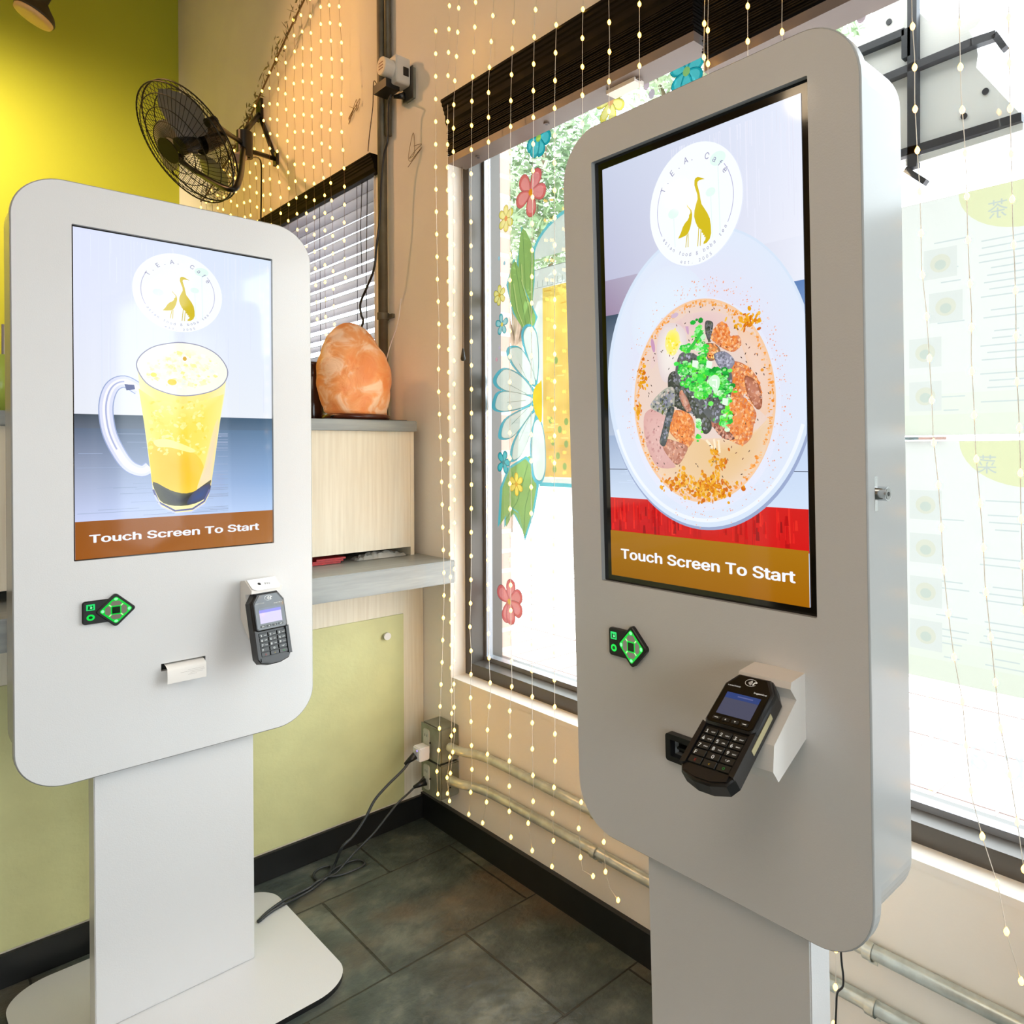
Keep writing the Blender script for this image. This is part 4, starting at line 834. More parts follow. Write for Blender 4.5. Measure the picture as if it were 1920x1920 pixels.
# ------------------------------------------------------------------ salt lamp and things on the cabinet
def salt_mat():
    m = bpy.data.materials.new('glowing_salt'); m.use_nodes = True; nt = m.node_tree; n = nt.nodes; L = nt.links; b = n['Principled BSDF']
    tc = n.new('ShaderNodeTexCoord'); nz = n.new('ShaderNodeTexNoise'); nz.inputs['Scale'].default_value = 15; nz.inputs['Detail'].default_value = 9; nz.inputs['Distortion'].default_value = 0.8; L.new(tc.outputs['Object'], nz.inputs['Vector'])
    r = n.new('ShaderNodeValToRGB'); e = r.color_ramp.elements; e[0].position = 0.38; e[0].color = (*s2l((206, 122, 58)), 1); e[1].position = 0.62; e[1].color = (*s2l((222, 190, 164)), 1); x = e.new(0.52); x.color = (*s2l((212, 146, 92)), 1)
    L.new(nz.outputs['Fac'], r.inputs[0]); L.new(r.outputs[0], b.inputs['Base Color'])
    vd = n.new('ShaderNodeVectorMath'); vd.operation = 'DISTANCE'; vd.inputs[1].default_value = (-0.02, -0.11, 0.10); L.new(tc.outputs['Object'], vd.inputs[0])
    mr = n.new('ShaderNodeMapRange'); mr.inputs[1].default_value = 0.02; mr.inputs[2].default_value = 0.26; mr.inputs[3].default_value = 1.0; mr.inputs[4].default_value = 0.05; L.new(vd.outputs['Value'], mr.inputs[0])
    ec = n.new('ShaderNodeMix'); ec.data_type = 'RGBA'; ec.blend_type = 'MULTIPLY'; ec.inputs[0].default_value = 0.8; ec.inputs[6].default_value = (1.0, 0.60, 0.28, 1); L.new(r.outputs[0], ec.inputs[7]); L.new(ec.outputs[2], b.inputs['Emission Color'])
    ml = n.new('ShaderNodeMath'); ml.operation = 'MULTIPLY'; ml.inputs[1].default_value = 0.5; L.new(mr.outputs[0], ml.inputs[0]); L.new(ml.outputs[0], b.inputs['Emission Strength'])
    bp_ = n.new('ShaderNodeBump'); bp_.inputs['Strength'].default_value = 0.8; bp_.inputs['Distance'].default_value = 0.012; L.new(nz.outputs['Fac'], bp_.inputs['Height']); L.new(bp_.outputs[0], b.inputs['Normal'])
    b.inputs['Roughness'].default_value = 0.4; return m
sp = hy((668, 786), 2.44); lampz = 1.369
sl = thing('salt_lamp', (sp.x, 2.44, lampz), 'glowing orange rock salt lamp on the cream cabinet', 'lamp')
g = G(); ph = 3.1
def sf(p):
    q = noise.noise(p*9+Vector((4, 2, 1)))*0.018+noise.noise(p*22)*0.006; r = math.hypot(p.x, p.y)
    if r > 1e-6: p = Vector((p.x*(1+q/max(r, .03)), p.y*(0.9+q/max(r, .03)), p.z))
    p.x += -0.045*max(0, (p.z-0.14)/0.2)**1.2*0.5; return p+Vector((0, 0, noise.noise(p*14)*0.006))
prof = [(0.0, 0.018), (0.092, 0.018), (0.104, 0.04), (0.116, 0.08), (0.120, 0.12), (0.119, 0.16), (0.112, 0.195), (0.100, 0.23), (0.083, 0.262), (0.064, 0.29), (0.045, 0.312), (0.022, 0.326), (0.0, 0.330)]
pp = smooth_path([(a, b, 0) for a, b in prof], 4); g.lathe([(max(0, p.x), p.y) for p in pp], salt_mat(), 56, f=sf); g.build('salt_rock', sl, fix=True)
g = G(); g.lathe([(0, 0), (0.105, 0), (0.110, 0.006), (0.108, 0.016), (0.098, 0.019), (0, 0.019)], M('dark_wood_base', (92, 44, 28), 0.25, noise_amt=0.3), 48); g.build('wooden_base', sl)
g = G(); g.box((-0.15, -0.115, 0), (0.13, 0.12, 0.0035), BLK); o = g.build('black_tray'); o.location = (sp.x-0.005, 2.44, 1.3652); tag(o, 'thin black tray under the salt lamp', 'tray')
g = G(); bx_ = hy((596, 770), 2.55); g.lathe([(0, 0), (0.030, 0), (0.032, 0.01), (0.032, 0.11), (0.014, 0.15), (0.013, 0.19), (0.016, 0.192), (0.016, 0.205), (0, 0.205)], M('brown_glass', (54, 30, 22), 0.15), 28)
o = g.build('brown_bottle'); o.location = (bx_.x-0.012, 2.56, 1.3655); tag(o, 'dark brown bottle on the cabinet, left of the salt lamp', 'bottle')
g = G(); c = Vector((bx_.x+0.02, 2.40, 1.3655))
pts = [Vector((0.03*math.cos(i*0.55)*(1+0.35*math.sin(i*1.3)), 0.016*math.sin(i*0.55), 0.004+0.0035*(i % 4)+0.001*i*0.2)) for i in range(34)]
g.tube(smooth_path(pts, 3), 0.0028, BLK, 6); o = g.build('coiled_cord'); o.location = c; tag(o, 'small tangle of black cord left of the salt lamp', 'cord')
# straw holder at the far left
sx = hy((4, 700), 2.5).x
sh = thing('straw_holder', (sx, 2.5, 1.3652), 'lime green cup of striped straws on the cabinet, left of the left kiosk', 'cup')
g = G(); g.lathe([(0, 0), (0.028, 0), (0.036, 0.15), (0.033, 0.15), (0.026, 0.004), (0, 0.004)], M('lime_plastic', (176, 200, 88), 0.3), 28); g.build('cup', sh)
for i in range(9):
    g = G(); a = i*0.7; g.tube([(0.012*math.cos(a), 0.012*math.sin(a), 0.006), (0.027*math.cos(a), 0.027*math.sin(a), 0.21+0.012*(i % 3))], 0.003, (M('straw_white', (226, 224, 220), 0.5) if i % 2 else M('straw_grey', (150, 150, 156), 0.5)), 8); g.build('straw', sh)

# ------------------------------------------------------------------ pipes, boxes, cords in the corner
GALV = M('galvanised_steel', (204, 212, 206), 0.32, metal=0.45, noise_amt=0.25, noise_scale=30); BOXM = M('steel_box', (150, 154, 142), 0.45, metal=0.6, noise_amt=0.25, noise_scale=20)
OUT = M('outlet_grey_plastic', (190, 192, 184), 0.4); WHP = M('white_plastic', (236, 234, 236), 0.3)
def conduit(z, label, dz, straps):
    t = thing('metal_conduit', (XW, 0.6, z), label, 'pipe'); x = -0.0155
    g = G(); g.tube(smooth_path([(x-0.035, 2.055-0.6, dz), (x-0.03, 2.00-0.6, dz), (x-0.008, 1.93-0.6, dz*0.3), (x, 1.86-0.6, 0), (x, 1.7-0.6, 0)], 6)+[Vector((x, -3.5-0.6, 0))], 0.0135, GALV, 14); g.build('tube', t)
    for y in straps:
        g = G(); a = [Vector((x+0.0155*math.cos(q), y-0.6, 0.0155*math.sin(q))) for q in [PI/2+PI*i/10 for i in range(11)]]
        for s in (-0.008, 0.008):
            pass
        vs = [p+Vector((0, s, 0)) for p in a for s in (-0.009, 0.009)]; g.add(vs, [(2*i, 2*i+1, 2*i+3, 2*i+2) for i in range(10)], GALV, True)
        vs2 = [Vector((x+(p.x-x)*1.12, p.y, p.z*1.12)) for p in vs]; g.add(vs2, [(2*i, 2*i+2, 2*i+3, 2*i+1) for i in range(10)], GALV, True)
        g.box((-0.002, y-0.6-0.009, -0.034), (-0.0005, y-0.6+0.009, -0.015), GALV); g.cyl((-0.002, y-0.6, -0.026), (-0.006, y-0.6, -0.026), 0.004, GALV, 8); g.build('strap', t)
conduit(0.320, 'upper of the two galvanised conduits running under the large window', 0.0, (1.40, 0.64, -0.4))
conduit(0.217, 'lower of the two galvanised conduits running under the large window', -0.0, (1.405, 0.635, -0.4))
def ebox(z0, z1, label, ears):
    ym = 2.135; t = thing('junction_box', (XW, ym, z0), label, 'electrical box'); h = z1-z0
    g = G(); g.box((-0.068, -0.058, 0), (-0.0005, 0.058, h), BOXM); ob = g.build('box', t); bm = bmesh.new(); bm.from_mesh(ob.data); bmesh.ops.bevel(bm, geom=bm.edges[:], offset=0.004, segments=2, affect='EDGES'); bm.to_mesh(ob.data); bm.free()
    g = G(); g.box((-0.071, -0.057, 0.001), (-0.0683, 0.057, h-0.001), BOXM)
    g.cyl((-0.071, 0.0, h*0.5), (-0.074, 0.0, h*0.5), 0.003, BLK, 8); g.build('cover', t)
    for yy in (0.022,):
        g = G(); g.prism(rrect(-0.017+yy, h*0.5-0.040, 0.017+yy, h*0.5+0.040, 0.008, 4), -0.0745, -0.071, OUT, lambda u, d, v: Vector((d, u, v)))
        for q in (-0.02, 0.02):
            for s in (-0.006, 0.006): g.box((-0.0749, yy+s-0.001, h*0.5+q-0.004), (-0.0744, yy+s+0.001, h*0.5+q+0.004), BLK)
        g.build('outlet', t)
    for q in (0.3, 0.7): g = G(); g.cyl((-0.035, -0.058, h*q), (-0.035, -0.0600, h*q), 0.003, BLK, 8); g.build('screw', t)
    return t
ebox(0.262, 0.372, 'upper metal junction box in the corner beside the counter', 1)
ebox(0.145, 0.256, 'lower metal junction box in the corner beside the counter', 0)
pa = thing('power_adapter', (1.219, 2.15, 0.288), 'white cube power adapter with a blue light plugged into the upper box', 'adapter')
g = G(); g.box((-0.036, -0.02, -0.022), (0, 0.024, 0.022), WHP); o = g.build('cube', pa); bm = bmesh.new(); bm.from_mesh(o.data); bmesh.ops.bevel(bm, geom=bm.edges[:], offset=0.003, segments=3, affect='EDGES'); bm.to_mesh(o.data); bm.free()
g = G(); g.cyl((-0.0362, -0.004, 0.012), (-0.0368, -0.004, 0.012), 0.0022, M('blue_led', (60, 60, 255), 0.3, em=(110, 90, 255), es=4), 12); g.build('indicator_light', pa)
CORD = M('grey_black_cord', (52, 56, 58), 0.4)
def cord(name, pts, r, label, cat='cord', plug=None, m=None):
    pts = [Vector(p) for p in pts]; t = thing(name, pts[0], label, cat); g = G(); L0 = pts[0]
    g.tube([p-L0 for p in smooth_path(pts, 5)], r, m or CORD, 8); g.build('cable', t)
    if plug:
        g = G(); a, b_ = plug; g.tube([Vector(a)-L0, Vector(a).lerp(Vector(b_), 0.5)-L0, Vector(b_)-L0], 0.011, BLK, 10, rf=lambda f: 0.013-0.008*f); g.build('plug', t)
    return t
def onY(q, y): return hy(q, y)
c1 = [(1.178, 2.158, 0.280)]+[tuple(onY(q, 2.16)) for q in ((772, 1420), (758, 1441), (726, 1473), (702, 1501), (684, 1536), (662, 1568), (641, 1589))]+[tuple(hz(q, 0.006)) for q in ((627, 1622), (613, 1646), (597, 1652), (581, 1664), (562, 1674))]+[tuple(hz(q, 0.016)) for q in ((530, 1690), (500, 1712), (484, 1728))]
cord('kiosk_power_cord', c1, 0.0045, 'thick power cord running from the white adapter down to the left kiosk', plug=((1.182, 2.155, 0.284), (1.150, 2.165, 0.262)))  # power cord of the left kiosk, kept as a separate object
c2 = [(1.2165, 2.16, 0.186)]+[tuple(onY(q, 2.17)) for q in ((800, 1452), (787, 1466), (765, 1488), (744, 1508), (702, 1561), (663, 1600))]+[tuple(hz(q, 0.006)) for q in ((631, 1636), (612, 1644), (640, 1640), (672, 1628), (684, 1618), (668, 1612), (632, 1626), (600, 1650), (588, 1640), (600, 1628), (620, 1624), (614, 1642), (590, 1664), (560, 1682))]+[tuple(hz(q, 0.017)) for q in ((530, 1697), (505, 1712), (487, 1727))]
cord('kiosk_power_cord', c2, 0.0034, 'thin power cord looping on the slate floor below the lower metal box', plug=((1.2175, 2.158, 0.186), (1.180, 2.165, 0.178)))  # second kiosk power cord, also a separate object
cord('charger_wire', [tuple(hx(q, 1.10)) for q in ((1574, 1700), (1577, 1790), (1581, 1830), (1580, 1850), (1570, 1862), (1568, 1890), (1566, 1935))], 0.0018, 'thin black cord hanging down behind the right kiosk', m=BLK)

# ------------------------------------------------------------------ outlet, timer, conduit and cables high on the wall
OLD = M('weathered_conduit', (112, 106, 88), 0.5, metal=0.3, noise_amt=0.3, noise_scale=16)
vc = thing('vertical_conduit', (1.272, 2.535, 1.367), 'dark vertical conduit running up the wall between the two windows', 'pipe')
g = G(); g.tube([(0, 0, 0), (0, 0, 2.83)], 0.0165, OLD, 16); g.tube([(0.006, -0.034, 1.04), (0.006, -0.034, 2.83)], 0.012, OLD, 12); g.build('tube', vc)
for z in (0.388, 1.83): g = G(); g.cyl((0, 0, z-0.012), (0, 0, z+0.012), 0.021, OLD, 16); g.box((0.012, -0.045, z-0.007), (0.022, 0.045, z+0.007), OLD); g.build('strap', vc)
pl = hx((775, 150), 1.283); pf_ = hx((757, 193), 1.283); zt = hx((774, 123), 1.283).z; zb_ = hx((776, 182), 1.283).z
wo = thing('wall_outlet', (XW, (pl.y+pf_.y)/2, (zt+zb_)/2), 'metal outlet box with steel plate high on the wall beside the conduit', 'outlet')
hw, hh = abs(pf_.y-pl.y)/2, (zt-zb_)/2
g = G(); g.box((-0.0115, -hw*0.85, -hh*0.95), (-0.0005, hw*0.85, hh*0.95), BOXM); g.build('box', wo)
g = G(); g.box((-0.0150, -hw, -hh), (-0.0118, hw, hh), M('outlet_plate_dark', (70, 66, 58), 0.4)); g.build('cover_plate', wo)
TG = M('timer_grey_plastic', (206, 204, 198), 0.4)
tm = thing('outlet_timer', (1.2790, pl.y+0.050, zt-0.018), 'white plug-in timer with a round dial above the black plugs', 'timer')
g = G(); g.prism(rrect(-0.036, -0.05, 0.036, 0.045, 0.010, 4), -0.052, -0.001, TG, lambda u, d, v: Vector((d, u, v)), bev=0.004); g.prism([(-0.037, -0.022), (-0.036, -0.022), (-0.036, 0.008), (-0.037, 0.008)], -0.026, -0.006, BLK, lambda u, d, v: Vector((d, u, v))); g.build('body', tm)
g = G(); g.cyl((-0.052, 0, 0.0), (-0.086, 0, 0.0), 0.031, TG, 32); g.cyl((-0.086, 0, 0), (-0.089, 0, 0), 0.031, M('timer_dial_cream', (232, 214, 186), 0.5), 32, 0.029)
for q in (-0.010, 0.0, 0.010): g.box((-0.0900, -0.015, q-0.002), (-0.0888, 0.015, q+0.001), M('dial_mark', (170, 120, 86), 0.6))
g.build('dial', tm)
tb = tm.location
g = G(); g.box((-0.062, -0.02, -0.052), (-0.012, 0.072, -0.022), BLK); o = g.build('black_adapter'); o.location = (tb.x-0.01, tb.y+0.018, tb.z-0.012); tag(o, 'flat black power adapter plugged in below the round timer', 'adapter')
q0 = Vector((tb.x-0.03, tb.y+0.028, tb.z-0.078))
cord('lamp_cable', [q0]+[hx(q, 1.215) for q in ((733, 180), (728, 200), (727, 260), (720, 290), (715, 339), (712, 408), (706, 463), (701, 505), (687, 541), (676, 568), (677, 590), (680, 607))]+[Vector((sp.x+0.01, 2.50, 1.60)), Vector((sp.x+0.01, 2.59, 1.45)), Vector((sp.x, 2.58, 1.373))], 0.0040, 'thick black cable hanging from the high wall outlet to the salt lamp', m=BLK, plug=((tb.x-0.004, tb.y-0.004, tb.z-0.075), q0))
cord('thin_cable', [Vector((tb.x-0.05, tb.y+0.088, tb.z-0.045))]+[hx(q, 1.235) for q in ((701, 152), (699, 200), (693, 250), (690, 284))], 0.0016, 'thin dark wire dropping from the black adapter to the small blind', m=M('brown_wire', (70, 42, 20), 0.5))
cord('white_cable', [hx(q, 1.268) for q in ((752, 560), (747, 600), (740, 625), (731, 650), (722, 690), (720, 740), (724, 781))], 0.0018, 'thin white cable against the wall right of the salt lamp', m=WHP)

# ------------------------------------------------------------------ blinds
WOODB = M('black_brown_wood', (20, 16, 13), 0.7, spec=0.12, noise_amt=0.4, noise_scale=12, stretch=(8, 0.5, 8)); RAILB = M('rail_grey_brown', (112, 102, 98), 0.45, noise_amt=0.1); SLATG = M('slat_grey', (158, 158, 170), 0.35)
def valance_poly(x, z0, z1):
    h = z1-z0
    return [(x+0.030, z0), (x+0.012, z0), (x+0.010, z0+h*0.10), (x+0.004, z0+h*0.20), (x+0.004, z0+h*0.45), (x, z0+h*0.50), (x, z0+h*0.60), (x-0.004, z0+h*0.64), (x-0.004, z0+h*0.74), (x-0.008, z0+h*0.78), (x-0.008, z0+h*0.88), (x-0.012, z0+h*0.92), (x-0.012, z1), (x+0.030, z1)]
def ext_y(g, poly, y0, y1, m, o=Vector((0, 0, 0))): g.prism(poly, y0, y1, m, lambda u, d, v: Vector((u, d, v))-o)
def raised_blind(y0, y1, zv0, zv1, zs0, slope, label, tassel):
    o = Vector((1.215, (y0+y1)/2, zv0)); t = thing('raised_blind', o, label, 'window blind')
    g = G(); ext_y(g, valance_poly(1.212, zv0, zv1), y0-0.01, y1+0.01, WOODB, o); g.box(Vector((1.24, y0, zv1-0.035))-o, Vector((1.2935, y1, zv1-0.001))-o, WOODB); g.build('valance', t)
    g = G(); n = int((zv0-zs0-0.002)/0.0062)
    for i in range(n):
        z = zv0-0.001-0.0062*(i+1); k = slope*(i/n); dx = 0.0012*((i*7) % 3); s = 0.001*((i*5) % 4)
        a = [Vector((1.219-dx, y0+s, z+k)), Vector((1.283-dx, y0+s, z+k)), Vector((1.283-dx, y1+s, z)), Vector((1.219-dx, y1+s, z))]
        g.add([p-o for p in a]+[p-o+Vector((0, 0, 0.0034)) for p in a], [(0, 3, 2, 1), (4, 5, 6, 7), (0, 1, 5, 4), (1, 2, 6, 5), (2, 3, 7, 6), (3, 0, 4, 7)], WOODB)
    s_ = g.build('slats', t); s_['label'] = 'raised stack of thin dark slats'
    g = G(); a = [Vector((1.219, y0, zs0+slope-0.024)), Vector((1.283, y0, zs0+slope-0.024)), Vector((1.283, y1, zs0-0.024)), Vector((1.219, y1, zs0-0.024))]
    g.add([p-o for p in a]+[p-o+Vector((0, 0, 0.022)) for p in a], [(0, 3, 2, 1), (4, 5, 6, 7), (0, 1, 5, 4), (1, 2, 6, 5), (2, 3, 7, 6), (3, 0, 4, 7)], RAILB)
    rl = g.build('bottom_rail', t); rl['label'] = 'grey brown bottom rail'
    for f in (0.12, 0.45, 0.8):
        g = G(); y = y1+(y0-y1)*f; c = Vector((1.25, y, zs0+slope*f-0.0245))-o; g.cyl(c, c+Vector((0, 0, -0.004)), 0.008, RAILB, 16); g.cyl(c+Vector((0, 0, -0.004)), c+Vector((0, 0, -0.0045)), 0.004, BLK, 12); g.build('cord_plug', rl)
    if tassel:
        a = [hx((866, 305), 1.262), hx((867, 400), 1.262), hx((868, 560), 1.262), hx((868, 655), 1.262)]
        g = G(); g.tube([Vector((1.262, a[0].y, zs0-0.02))-o]+[p-o for p in a[1:]], 0.0012, M('cord_brown', (86, 66, 50), 0.6), 6); cc = g.build('pull_cord', t)
        g = G(); b_ = a[-1]-o; g.lathe([(0.0015, 0.004), (0.003, 0.0), (0.0065, -0.022), (0.0075, -0.030), (0.005, -0.036), (0, -0.037)], BLK, 16, mat=Matrix.Translation(b_)); g.build('tassel', cc)
    return t
zv1 = hx((826, 190), 1.205).z; zv0 = hx((842, 236), 1.215).z
raised_blind(1.012, hx((828, 200), 1.205).y-0.012, zv0, zv1, hx((847, 292), 1.219).z+0.004, 0.0, 'raised dark wood blind over the left half of the large window', True)
raised_blind(-0.56, 0.985, zv0, zv1, hx((1374, 108), 1.219).z+0.022, 0.035, 'raised dark wood blind hanging lower, over the right half of the large window', False)
# a white bracket clip under the left blind
a = hx((1143, 158), 1.25); b_ = hx((1196, 126), 1.25)
g = G(); g.box((-0.012, b_.y-a.y, -0.004), (0.02, 0, 0.006), MOUNTM); o = g.build('blind_clip'); o.location = (1.25, a.y, hx((847, 292), 1.219).z-0.0265); tag(o, 'pale metal clip under the bottom rail of the left raised blind', 'clip')
# small lowered blind
sy0, sy1 = 2.655, 3.868; zt0 = hx((706, 318), 1.27).z; zt1 = hx((705, 286), 1.27).z
o = Vector((1.27, (sy0+sy1)/2, zt0)); sb = thing('lowered_blind', o, 'lowered blind with grey slats over the small window by the fan', 'window blind')
g = G(); ext_y(g, valance_poly(1.265, zt0, zt1), sy0-0.06, sy1+0.04, WOODB, o); g.build('valance', sb)
zb0 = hx((598, 682), 1.32).z; z = zt0-0.004; i = 0
while z > zb0:
    g = G(); t_ = math.radians(11); w = 0.0235; c = Vector((1.322, 0, z)); N_ = 5
    vs = []
    for k in range(N_+1):
        f = -1+2*k/N_; x = c.x+f*w*math.cos(t_); zz = z-f*w*math.sin(t_)+0.0025*(1-f*f)
        for y in (sy0, sy1): vs.append(Vector((x, y, zz))-o)
    g.add(vs, [(2*k, 2*k+1, 2*k+3, 2*k+2) for k in range(N_)], SLATG, True); g.add([v+Vector((0, 0, 0.0022)) for v in vs], [(2*k, 2*k+2, 2*k+3, 2*k+1) for k in range(N_)], SLATG, True)
    g.build('slat', sb, fix=False); z -= 0.0455; i += 1
g = G(); g.box(Vector((1.300, sy0, z+0.01))-o, Vector((1.344, sy1, z+0.028))-o, SLATG); g.build('bottom_rail', sb)
for y in (2.80, 3.15, 3.6): g = G(); g.tube([Vector((1.299, y, zt0))-o, Vector((1.299, y, z+0.02))-o], 0.0012, M('ladder_cord', (90, 90, 100), 0.6), 5); g.build('ladder_cord', sb)
for y, zz in ((2.70, 1.52), (2.745, 1.95)): g = G(); g.tube([Vector((1.294, y, zt0))-o, Vector((1.292, y+0.01, (zt0+zz)/2))-o, Vector((1.292, y, zz))-o], 0.0016, BLK, 5); g.build('pull_cord', sb)

# ------------------------------------------------------------------ fan
FANB = M('fan_black_steel', (24, 24, 22), 0.35, metal=0.4); BLADE = M('fan_blade_grey', (150, 146, 142), 0.35, metal=0.3)
Pv = hx((454, 270), 1.10); Cc = Vector((0.8584, 3.3399, 2.4939)); ndir = Vector((-0.7864, -0.1779, -0.5916)).normalized()
def onpl(q): d = pray(q); return EYE+d*((Cc-EYE).dot(ndir)/d.dot(ndir))
ab = (onpl((388, 231))-onpl((324, 299))).normalized(); RF = 0.233
fn = thing('wall_fan', Pv, 'black wire cage wall fan mounted above the small window', 'fan')
c = Cc-Pv; e1 = ab; e2 = ndir.cross(ab).normalized()
def fp(r, a, h): return c+(e1*math.cos(a)+e2*math.sin(a))*r+ndir*h
def dome(r, s): return s*0.055*(1-(r/RF)**2.6)
for side, nm in ((1, 'front_guard'), (-1, 'rear_guard')):
    g = G()
    for r in (0.045, 0.10, 0.15, 0.195, 1.0): 
        q = r if r < 1 else RF
        if q > RF: continue
        g.tube([fp(q, 2*PI*k/48, dome(q, side)+0.012*side) for k in range(48)], 0.0019 if r < 1 else 0.0032, FANB, 5, closed=True)
    for k in range(60):
        a = 2*PI*k/60; g.tube([fp(q, a+(0.35*(q/RF) if side > 0 else 0), dome(q, side)+0.012*side) for q in [0.045+(RF-0.045)*j/7 for j in range(8)]], 0.0011, FANB, 4, caps=False)
    if side > 0: g.cyl(fp(0, 0, 0.086), fp(0, 0, 0.090), 0.05, FANB, 24)
    g.build(nm, fn)
g = G(); g.cyl(c-ndir*0.14, c-ndir*0.045, 0.05, FANB, 28, 0.058); g.cyl(c-ndir*0.155, c-ndir*0.14, 0.035, FANB, 24, 0.05); g.build('motor', fn)
g = G(); g.cyl(c-ndir*0.04, c+ndir*0.035, 0.035, FANB, 24); hubo = g.build('hub', fn)
for b3 in range(3):
    g = G(); a0 = b3*2*PI/3+0.5; vs = []
    for i in range(9):
        f = i/8; r = 0.034+(RF-0.06)*f; wd = (0.35+0.75*math.sin(PI*min(1, f*0.75+0.18)))
        for j in range(7):
            s = -0.5+j/6; a = a0+s*wd*1.35+0.25*f; vs.append(fp(r, a, 0.035*s*2*(0.9-0.4*f)))
    g.add(vs, [(i*7+j, i*7+j+1, (i+1)*7+j+1, (i+1)*7+j) for i in range(8) for j in range(6)], BLADE, True); g.build('blade', fn)
g = G(); A_ = onpl((388, 231))-Pv-ndir*0.02; B_ = onpl((324, 299))-Pv-ndir*0.02
yk = [A_, A_*0.5, Vector((0, 0, 0)), hx((455, 292), 1.07)-Pv, hx((449, 336), 0.98)-Pv, hx((430, 355), 0.93)-Pv, (hx((430, 355), 0.93)-Pv)*0.35+B_*0.65+Vector((0, 0, -0.01)), B_]
g.tube(smooth_path(yk, 6), 0.011, FANB, 8); g.cyl(A_-ndir*0.02, A_+ndir*0.02, 0.018, FANB, 12); g.cyl(B_-ndir*0.02, B_+ndir*0.02, 0.016, FANB, 12); g.build('yoke', fn)
g = G(); tp = hx((486, 214), 1.285)-Pv; bt = hx((516, 298), 1.285)-Pv; md = Vector((1.285-Pv.x, (tp.y+bt.y)/2, (tp.z+bt.z)/2))
g.tube([tp, Vector((-0.01, 0, 0.02))], 0.011, FANB, 8); g.tube([bt, Vector((0.0, 0, -0.02))], 0.011, FANB, 8); g.tube([tp, bt], 0.010, FANB, 8); g.cyl((0.01, 0, -0.055), (0.01, 0, 0.055), 0.032, FANB, 18)
g.box(tp+Vector((-0.004, -0.03, -0.03)), tp+Vector((0.008, 0.03, 0.07)), FANB); g.box(bt+Vector((-0.004, -0.02, -0.03)), bt+Vector((0.008, 0.02, 0.03)), FANB); g.build('wall_bracket', fn)
g = G(); s0 = Vector((-0.01, -0.03, -0.065)); g.cyl(s0, s0+Vector((-0.02, -0.012, -0.02)), 0.022, M('switch_grey', (170, 150, 140), 0.4), 16); g.build('switch', fn)
g = G(); g.tube([p-Pv for p in smooth_path([Pv+Vector((0.02, -0.02, -0.06)), hx((488, 300), 1.25), hx((490, 350), 1.25), hx((489, 420), 1.25), hx((489, 520), 1.25)], 5)], 0.0035, FANB, 6); g.build('power_cable', fn)

# ------------------------------------------------------------------ paintings on the large window
W0 = WIN1.location.copy(); PX_ = XG+0.0065
def wfr(y, z, h): return Vector((PX_-h, y, z))-W0
def wp(q): p = hx(q, PX_); return (p.y, p.z)
def C8(x, y): return wp((840+x*0.3646, 200+y*0.3646))
def petal(cv, base, ang, ln, wd, col, edge=None, mid=None, lw=0.0016):
    ca, sa = math.cos(ang), math.sin(ang); pts = []
    for k in range(22):
        t = 2*PI*k/22; x = ln*(0.5-0.5*math.cos(t)); y = wd*0.5*math.sin(t)*(0.55+0.75*(x/ln))
        pts.append((base[0]+x*ca-y*sa, base[1]+x*sa+y*ca))
    cv.poly(pts, col)
    if mid: cv.poly([(base[0]+(p[0]-base[0])*0.72+0.12*ln*ca, base[1]+(p[1]-base[1])*0.72+0.12*ln*sa) for p in pts], mid)
    if edge: cv.line(pts, lw, edge, True)
ART = []
def flower(c, r, angs, col, edge, mid, centre, wd=0.62, lw=0.0018, cr=0.2, nm='painted_flower'):
    cv = Canvas(4e-5)
    for a in angs: petal(cv, c, math.radians(a), r, r*wd, col, edge, mid, lw)
    cv.ell(c, r*cr, r*cr, centre, n=20); ART.append((cv, nm))
TE, TED, TEM = (40, 168, 176), (24, 110, 126), (88, 200, 206)
RD, RDD, RDM = (224, 110, 108), (150, 84, 84), (240, 150, 146); YL, YLD, YLM = (236, 222, 100), (150, 146, 84), (248, 238, 150)
flower(C8(465, 160), 0.062, (60, 110, 20-40, 195, 255, 300), TE, TED, TEM, (170, 210, 90), 0.72)
flower(C8(425, 440), 0.078, (48, 125, 190, 268, 345), RD, RDD, RDM, (240, 150, 40), 0.66, cr=0.14)
flower(C8(298, 575), 0.044, (90, 35, 150, 215, 270, 325), YL, YLD, YLM, (240, 150, 70), 0.6)
flower(C8(265, 970), 0.034, (90, 20, 150, 215, 280, 330), YL, YLD, YLM, (220, 180, 60), 0.62)
flower(C8(277, 1120), 0.036, (80, 15, 160, 235, 300), (90, 184, 190), (50, 130, 140), (160, 214, 214), (230, 210, 90), 0.6)
flower(C8(285, 1830), 0.040, (110, 50, 180, 240, 320), TE, TED, TEM, (90, 150, 150), 0.62)
flower(wp((955, 1128)), 0.075, (100, 155, 30, 205, 290, 262), RD, RDD, RDM, (230, 180, 60), 0.66, cr=0.13)
flower(wp((1145, 190)), 0.062, (10, 60, 110, 160, 210, 260, 310), YL, YLD, YLM, (240, 180, 120), 0.5)
flower(wp((1287, 134)), 0.060, (85, 30, 160, 215, 320, 270), TE, TED, TEM, (150, 200, 120), 0.7)
flower(wp((1526, 42)), 0.060, (60, 130, 200, 350, 280), (110, 200, 196), (60, 140, 150), (160, 222, 214), (190, 220, 150), 0.7)
cv = Canvas(4e-5)
for q, c in (((1615, 32), (214, 190, 194)), ((1638, 6), (214, 194, 198)), ((1212, 160), (214, 190, 200)), ((1222, 176), (205, 190, 200))): cv.ell(wp(q), 0.011, 0.013, c, n=16)
